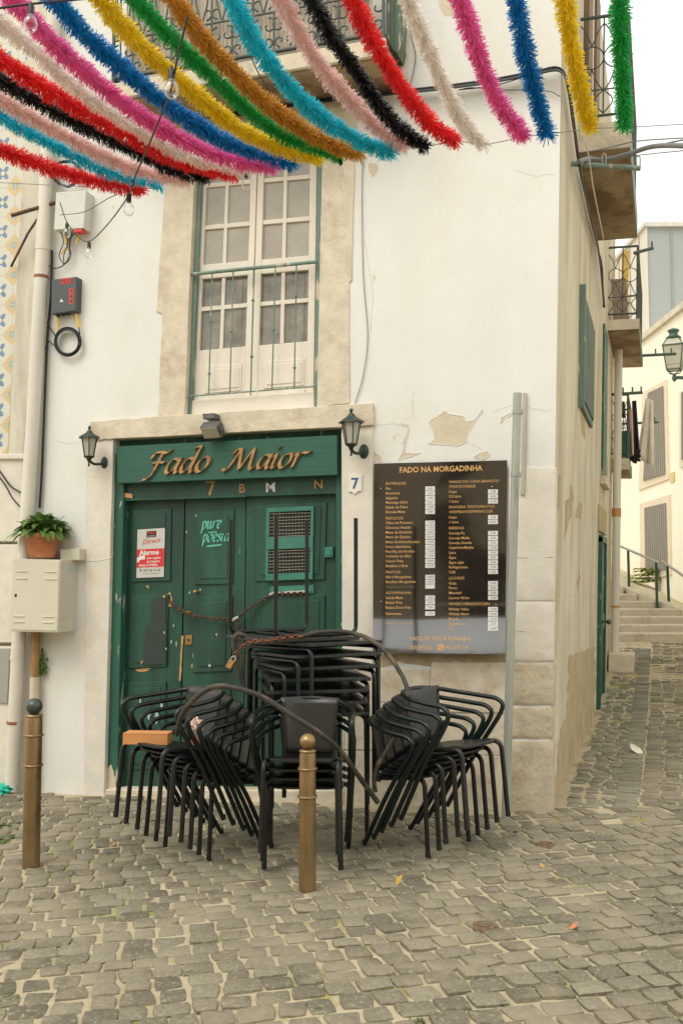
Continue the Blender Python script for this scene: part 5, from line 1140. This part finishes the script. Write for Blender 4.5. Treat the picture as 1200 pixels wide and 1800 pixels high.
a = [C(7.42,23.95,10.15), C(7.42,30.2,10.15), C(7.42,30.2,5.5), C(7.42,23.95,5.5)]; build('side_cladding', MB().hexa(a, [p+CR*.025 for p in a]), M('pale_side_cladding', (.66,.60,.50), .7, var=.04, bump=0), grey)
mb = MB()
for z in (24.5, 25.3, 26.3, 27.5): a = [C(7.40,z,10.1), C(7.40,z+.04,10.1), C(7.40,z+.04,5.6), C(7.40,z,5.6)]; mb.hexa(a, [p+CR*.03 for p in a])
build('side_seam', mb, M('seam_brown', (.35,.31,.25), .7, bump=0), grey)
a = [C(7.36,23.9,10.24), C(18,23.9,10.24), C(18,23.9,10.14), C(7.36,23.9,10.14)]; build('roof_edge', MB().hexa(a, [p+CL*6.4 for p in a]), M('roof_edge', (.58,.56,.5), .7, bump=0), grey)
# street lantern on the cream house
c = D(1184,650,18.2); s = 18.2/FPX
t = thing('street_lantern', 'green framed four-sided street lantern on an iron bracket at the right edge', 'street lamp', c)
r4 = Matrix.Rotation(YAW+rad(20), 3, 'Z')
def lat(pr): return [(r*s*1.25, h*s) for r, h in pr]
build('lantern_glass', MB().lathe(lat([(13,0),(19,42)]), c, 4, r4, False).lathe(lat([(19,42.5),(11,55)]), c, 4, r4, False), m_lampglass, t)
mb = MB().lathe(lat([(9,55),(11,57),(6,62),(6,66),(8,68),(8,71),(2,74),(0,75)]), c, 12).lathe(lat([(12,54),(13,56),(9,57)]), c, 4, r4, False)
for k in range(4):
    u = r4 @ V((math.cos(k*math.pi/2), math.sin(k*math.pi/2), 0)); w_ = r4 @ V((math.cos((k+1)*math.pi/2), math.sin((k+1)*math.pi/2), 0)); q_ = s*1.25
    mb.tube([c+u*13*q_, c+u*19*q_+Zv*42*s, c+u*11*q_+Zv*55*s], .012, 5)
    for r_0, h_ in ((13,0),(19.5,42),(13,8)): mb.tube([c+u*r_0*q_+Zv*h_*s, c+w_*r_0*q_+Zv*h_*s], .013, 5)
    mb.tube(smooth([c+u*11*q_, c+u*9*q_-Zv*5*s, c-Zv*8*s], 4), .009, 5)
build('lantern_frame', mb, M('green_lantern_iron', (.05,.10,.07), .5, bump=0), t)
build('bracket', MB().lathe(lat([(0,-22),(3,-18),(3.5,-14),(2,-8)]), c, 10).tube([c-Zv*14*s, V((c.x, c.y, c.z-14*s))+CR*.75], .03, 8).tube(smooth([c-Zv*14*s+CR*.1, c-Zv*24*s+CR*.35, c-Zv*40*s+CR*.62], 4), .018, 6), M('bracket_iron', (.06,.11,.08), .5, bump=0), t)
# washing lines and laundry
m_arm = M('green_line_arm', (.06,.10,.07), .5, bump=0)
def arm(a, b2, label, hooks):
    t = thing('washing_line_arm', label, 'washing line', D(*a), 'arms for washing lines'); p, q = D(*a), D(*b2)
    build('arm', MB().tube([p, q], .022, 6), m_arm, t); mb = MB()
    for k in hooks: h = p.lerp(q, k); mb.tube([h, h+Zv*.09], .012, 5)
    build('hook', mb, m_arm, t)
arm((1067,694,14.4), (1128,690,14.4), 'green arm for washing lines under the second side balcony', (.45,.72,.97))
arm((1108,626,15.0), (1187,622,15.0), 'green arm for washing lines reaching across the street lantern', (.15,.55,.9))
arm((1113,445,13.2), (1147,436,13.2), 'green arm for washing lines beside the grey building corner', (.95,))
arm((1092,745,16.6), (1156,742,16.6), 'green arm for washing lines behind the hanging white sheet', (.9,))
def cloth(px, zd, name, label, mat, folds=3):
    TL, TR, BR, BL = px
    def fn(a, b): x, y = L2(L2(TL, TR, a), L2(BL, BR, a), b); return D(x, y, zd+.07*math.sin(a*folds*6.28)*(.3+b))
    mb = MB(); mb.grid(fn, 24, 12); o = build(name, mb, mat); sm = o.modifiers.new('thickness', 'SOLIDIFY'); sm.thickness = .012; return tag(o, label, 'laundry', 'laundry hanging over the side street')
cloth([(1110,705),(1116,704),(1122,790),(1111,800)], 15.2, 'trousers', 'long dark navy garment hanging from a washing line', M('navy_cloth', (.02,.022,.032), .9, bump=.1), 2)
crumple(D(1116,802,15.1), (.075,.06,.09), 21, 'bundled_cloth', 'dark bundled cloth hanging at the foot of the navy garment', M('black_red_cloth', (.02,.014,.016), .9, bump=.2)); bpy.data.objects['bundled_cloth']['category'] = 'laundry'
cloth([(1134,700),(1146,704),(1148,824),(1118,803)], 15.6, 'white_sheet', 'white sheet hanging in front of the upper shuttered window', M('white_sheet', (.84,.79,.70), .9, bump=.1, transl=.3), 2)
cloth([(1106,720),(1109,720),(1112,800),(1107,802)], 14.9, 'pink_cloth', 'narrow pink cloth hanging beside the navy garment', M('pink_cloth', (.7,.38,.28), .9, bump=.1), 1)
cloth([(1088,705),(1096,706),(1098,735),(1087,733)], 15.8, 'dark_shirt', 'small dark shirt hanging inside the lowest side balcony', M('dark_shirt_cloth', (.03,.035,.04), .9, bump=.1), 2)
t = build('green_crate', MB().box(SP(8.3,3.48,.15)+V((0,0,.1)), (.2,.45,.36)), M('green_plastic_crate', (.03,.13,.08), .5, bump=.05), None, .01); tag(t, 'green plastic crate standing on the lowest side balcony', 'crate')
def board_(y, z0, z1, lean, d, w, nm, label, mat):
    a = [SP(y,z0,d), SP(y,z0,d+w), SP(y+.3,z1,d+w+lean), SP(y+.3,z1,d+lean)]; o = build(nm, MB().hexa(a, [p+V((0,.04,0)) for p in a]), mat, None, .004); tag(o, label, 'board')
board_(6.8,4.99,5.75,-.06,.06,.2,'wooden_board','weathered grey board leaning on the middle side balcony', M('weathered_board', (.26,.2,.13), .8, var=.2, stretch=(3,3,.3), bump=.2))
board_(7.3,4.99,6.3,.0,.12,.1,'yellow_board','tall yellow board leaning behind the weathered one on the side balcony', M('yellow_board', (.66,.42,.08), .6, bump=.05))
# ------------------------------------------------------------------ houses across the street (behind the viewer, seen in reflections)
fh = thing('facing_house', 'plain house across the square', 'house', V((-1,-13,0)))
mb = MB().box((-3,-14.5,2.8), (22,3,6.0)); build('wall', mb, M('facing_wall', (.46,.38,.28), .9, bump=.1), fh)
for x in (-9,-6,-3,0,3,6):
    for z in (1.7, 4.3): build('window', MB().box((x,-12.99,z), (1.1,.04,1.9)), m_dark, fh)
# ------------------------------------------------------------------ small things on the ground
def manhole(px, py, r, label):
    c = ground(px, py)+V((0,0,.010)); t = thing('manhole_cover', label, 'manhole cover', c, 'small round covers in the paving')
    mm = M('rusty_cover', (.20,.135,.085), .8, metal=.2, var=.3, scale=40, bump=.4, bscale=90)
    mb = MB().lathe([(r,-.02),(r,.003),(r*.86,.004),(r*.84,-.001),(0,-.001)], c, 30); build('cover', mb, mm, t)
    mb = MB(); [mb.box(c+V((0,q*r,.001)), (r*1.1*(1-abs(q)),.012,.006)) for q in (-.45,-.15,.15,.45)]; build('ridge', mb, mm, t)
manhole(850,1630,.052,'small round rusty cover in the foreground paving')
manhole(957,1486,.052,'small round rusty cover in the paving near the house corner')
def dryleaf(px, py, L_, col, label, name='dry_leaf', cat='leaf', up=.01):
    c = ground(px, py)+V((0,0,up)); mb = MB(); a = R.uniform(0,6.28); d = V((math.cos(a), math.sin(a), .15)); leafblade(mb, c-d*L_*.5, d.normalized(), Zv, L_, L_*.3, -.35)
    o = build(name, mb, M(name+'_m', col, .7, var=.3, bump=0)); tag(o, label, cat)
c = ground(697,1556); mb = MB(); leafblade(mb, c+V((0,0,.0)), V((.25,.1,.95)).normalized(), V((-.7,-.7,0)), .055, .02, .4); o = build('dry_leaf', mb, M('yellow_leaf', (.5,.33,.05), .7, bump=0)); tag(o, 'yellow brown curled leaf standing on the cobbles right of the front bollard', 'leaf')
dryleaf(199,1489,.05,(.42,.24,.09),'brown dry leaf on the cobbles left of the chair legs')
dryleaf(234,1503,.045,(.16,.06,.03),'dark red dry leaf below the left chair stack')
dryleaf(905,1468,.05,(.25,.12,.05),'curled brown leaf near the corner of the house')
dryleaf(261,1706,.04,(.55,.30,.14),'orange dry leaf on the foreground cobbles at lower left')
for px, py, L_, col, label, nm, cat in [(190,1500,.04,(.03,.09,.3),'blue scrap of paper on the cobbles near the left bollard','paper_scrap','litter'),(1008,1633,.045,(.55,.2,.08),'orange cigarette butt between cobbles at lower right','cigarette_butt','litter'),(720,1499,.06,(.7,.68,.62),'white flat scrap on the paving in front of the right chairs','paper_scrap','litter'),(1117,1323,.16,(.66,.6,.48),'pale flat scrap lying on the side street paving','paper_scrap','litter'),(952,1526,.04,(.5,.28,.1),'tan cigarette butt on the paving below the corner cover','cigarette_butt','litter'),(1122,1121,.3,(.75,.72,.68),'white scrap lying at the bottom of the steps','paper_scrap','litter')]:
    dryleaf(px, py, L_, col, label, nm, cat, .008)
mb = MB()
for px, py, n, s in [(10,1450,16,.05),(22,1470,12,.045),(4,1478,12,.05),(30,1455,6,.03),(455,1585,5,.02),(310,1622,6,.02),(190,1640,6,.018),(1012,1440,5,.02),(735,1795,8,.03),(1155,1560,5,.015),(10,1752,10,.03),(95,1480,6,.02),(560,1770,6,.018),(960,1745,7,.02),(880,1760,7,.02)]:
    c = ground(px, py)
    for k in range(n*2):
        a = R.uniform(0,6.28); d = V((math.cos(a), math.sin(a), R.uniform(.2,1.2))).normalized(); leafblade(mb, c+V((R.gauss(0,s*.8), R.gauss(0,s*.8), -.004)), d, Zv, s*R.uniform(.4,1), s*.17, .5)
build('weeds', mb, m_weed, None, 0, 'stuff')
for pts, label, n in [([(76,1168)], 'small green weed growing from the wall beside the conduit pipe', 30)]:
    mb = MB(); c = F(*pts[0], .02)
    for k in range(n):
        a = R.uniform(0,6.28); d = V((math.cos(a), -abs(R.gauss(0,.5)), math.sin(a))).normalized(); leafblade(mb, c+V((R.gauss(0,.02),-.01,R.gauss(0,.04))), d, V((0,-1,0)), .045, .012, .3)
    tag(build('wall_weed', mb, m_weed), label, 'weed')
mb = MB()
for k in range(26):
    c = D(R.uniform(1118,1150), R.uniform(1000,1025), 20.5)
    for q in range(6): a = R.uniform(0,6.28); leafblade(mb, c, V((math.cos(a), math.sin(a), .5)).normalized(), Zv, .22, .05, .5)
tag(build('bush', mb, M('yellow_green_foliage', (.34,.38,.09), .7, var=.3, bump=0, island=.3, transl=.3)), 'low yellow green plants along the foot of the cream house', 'plants')
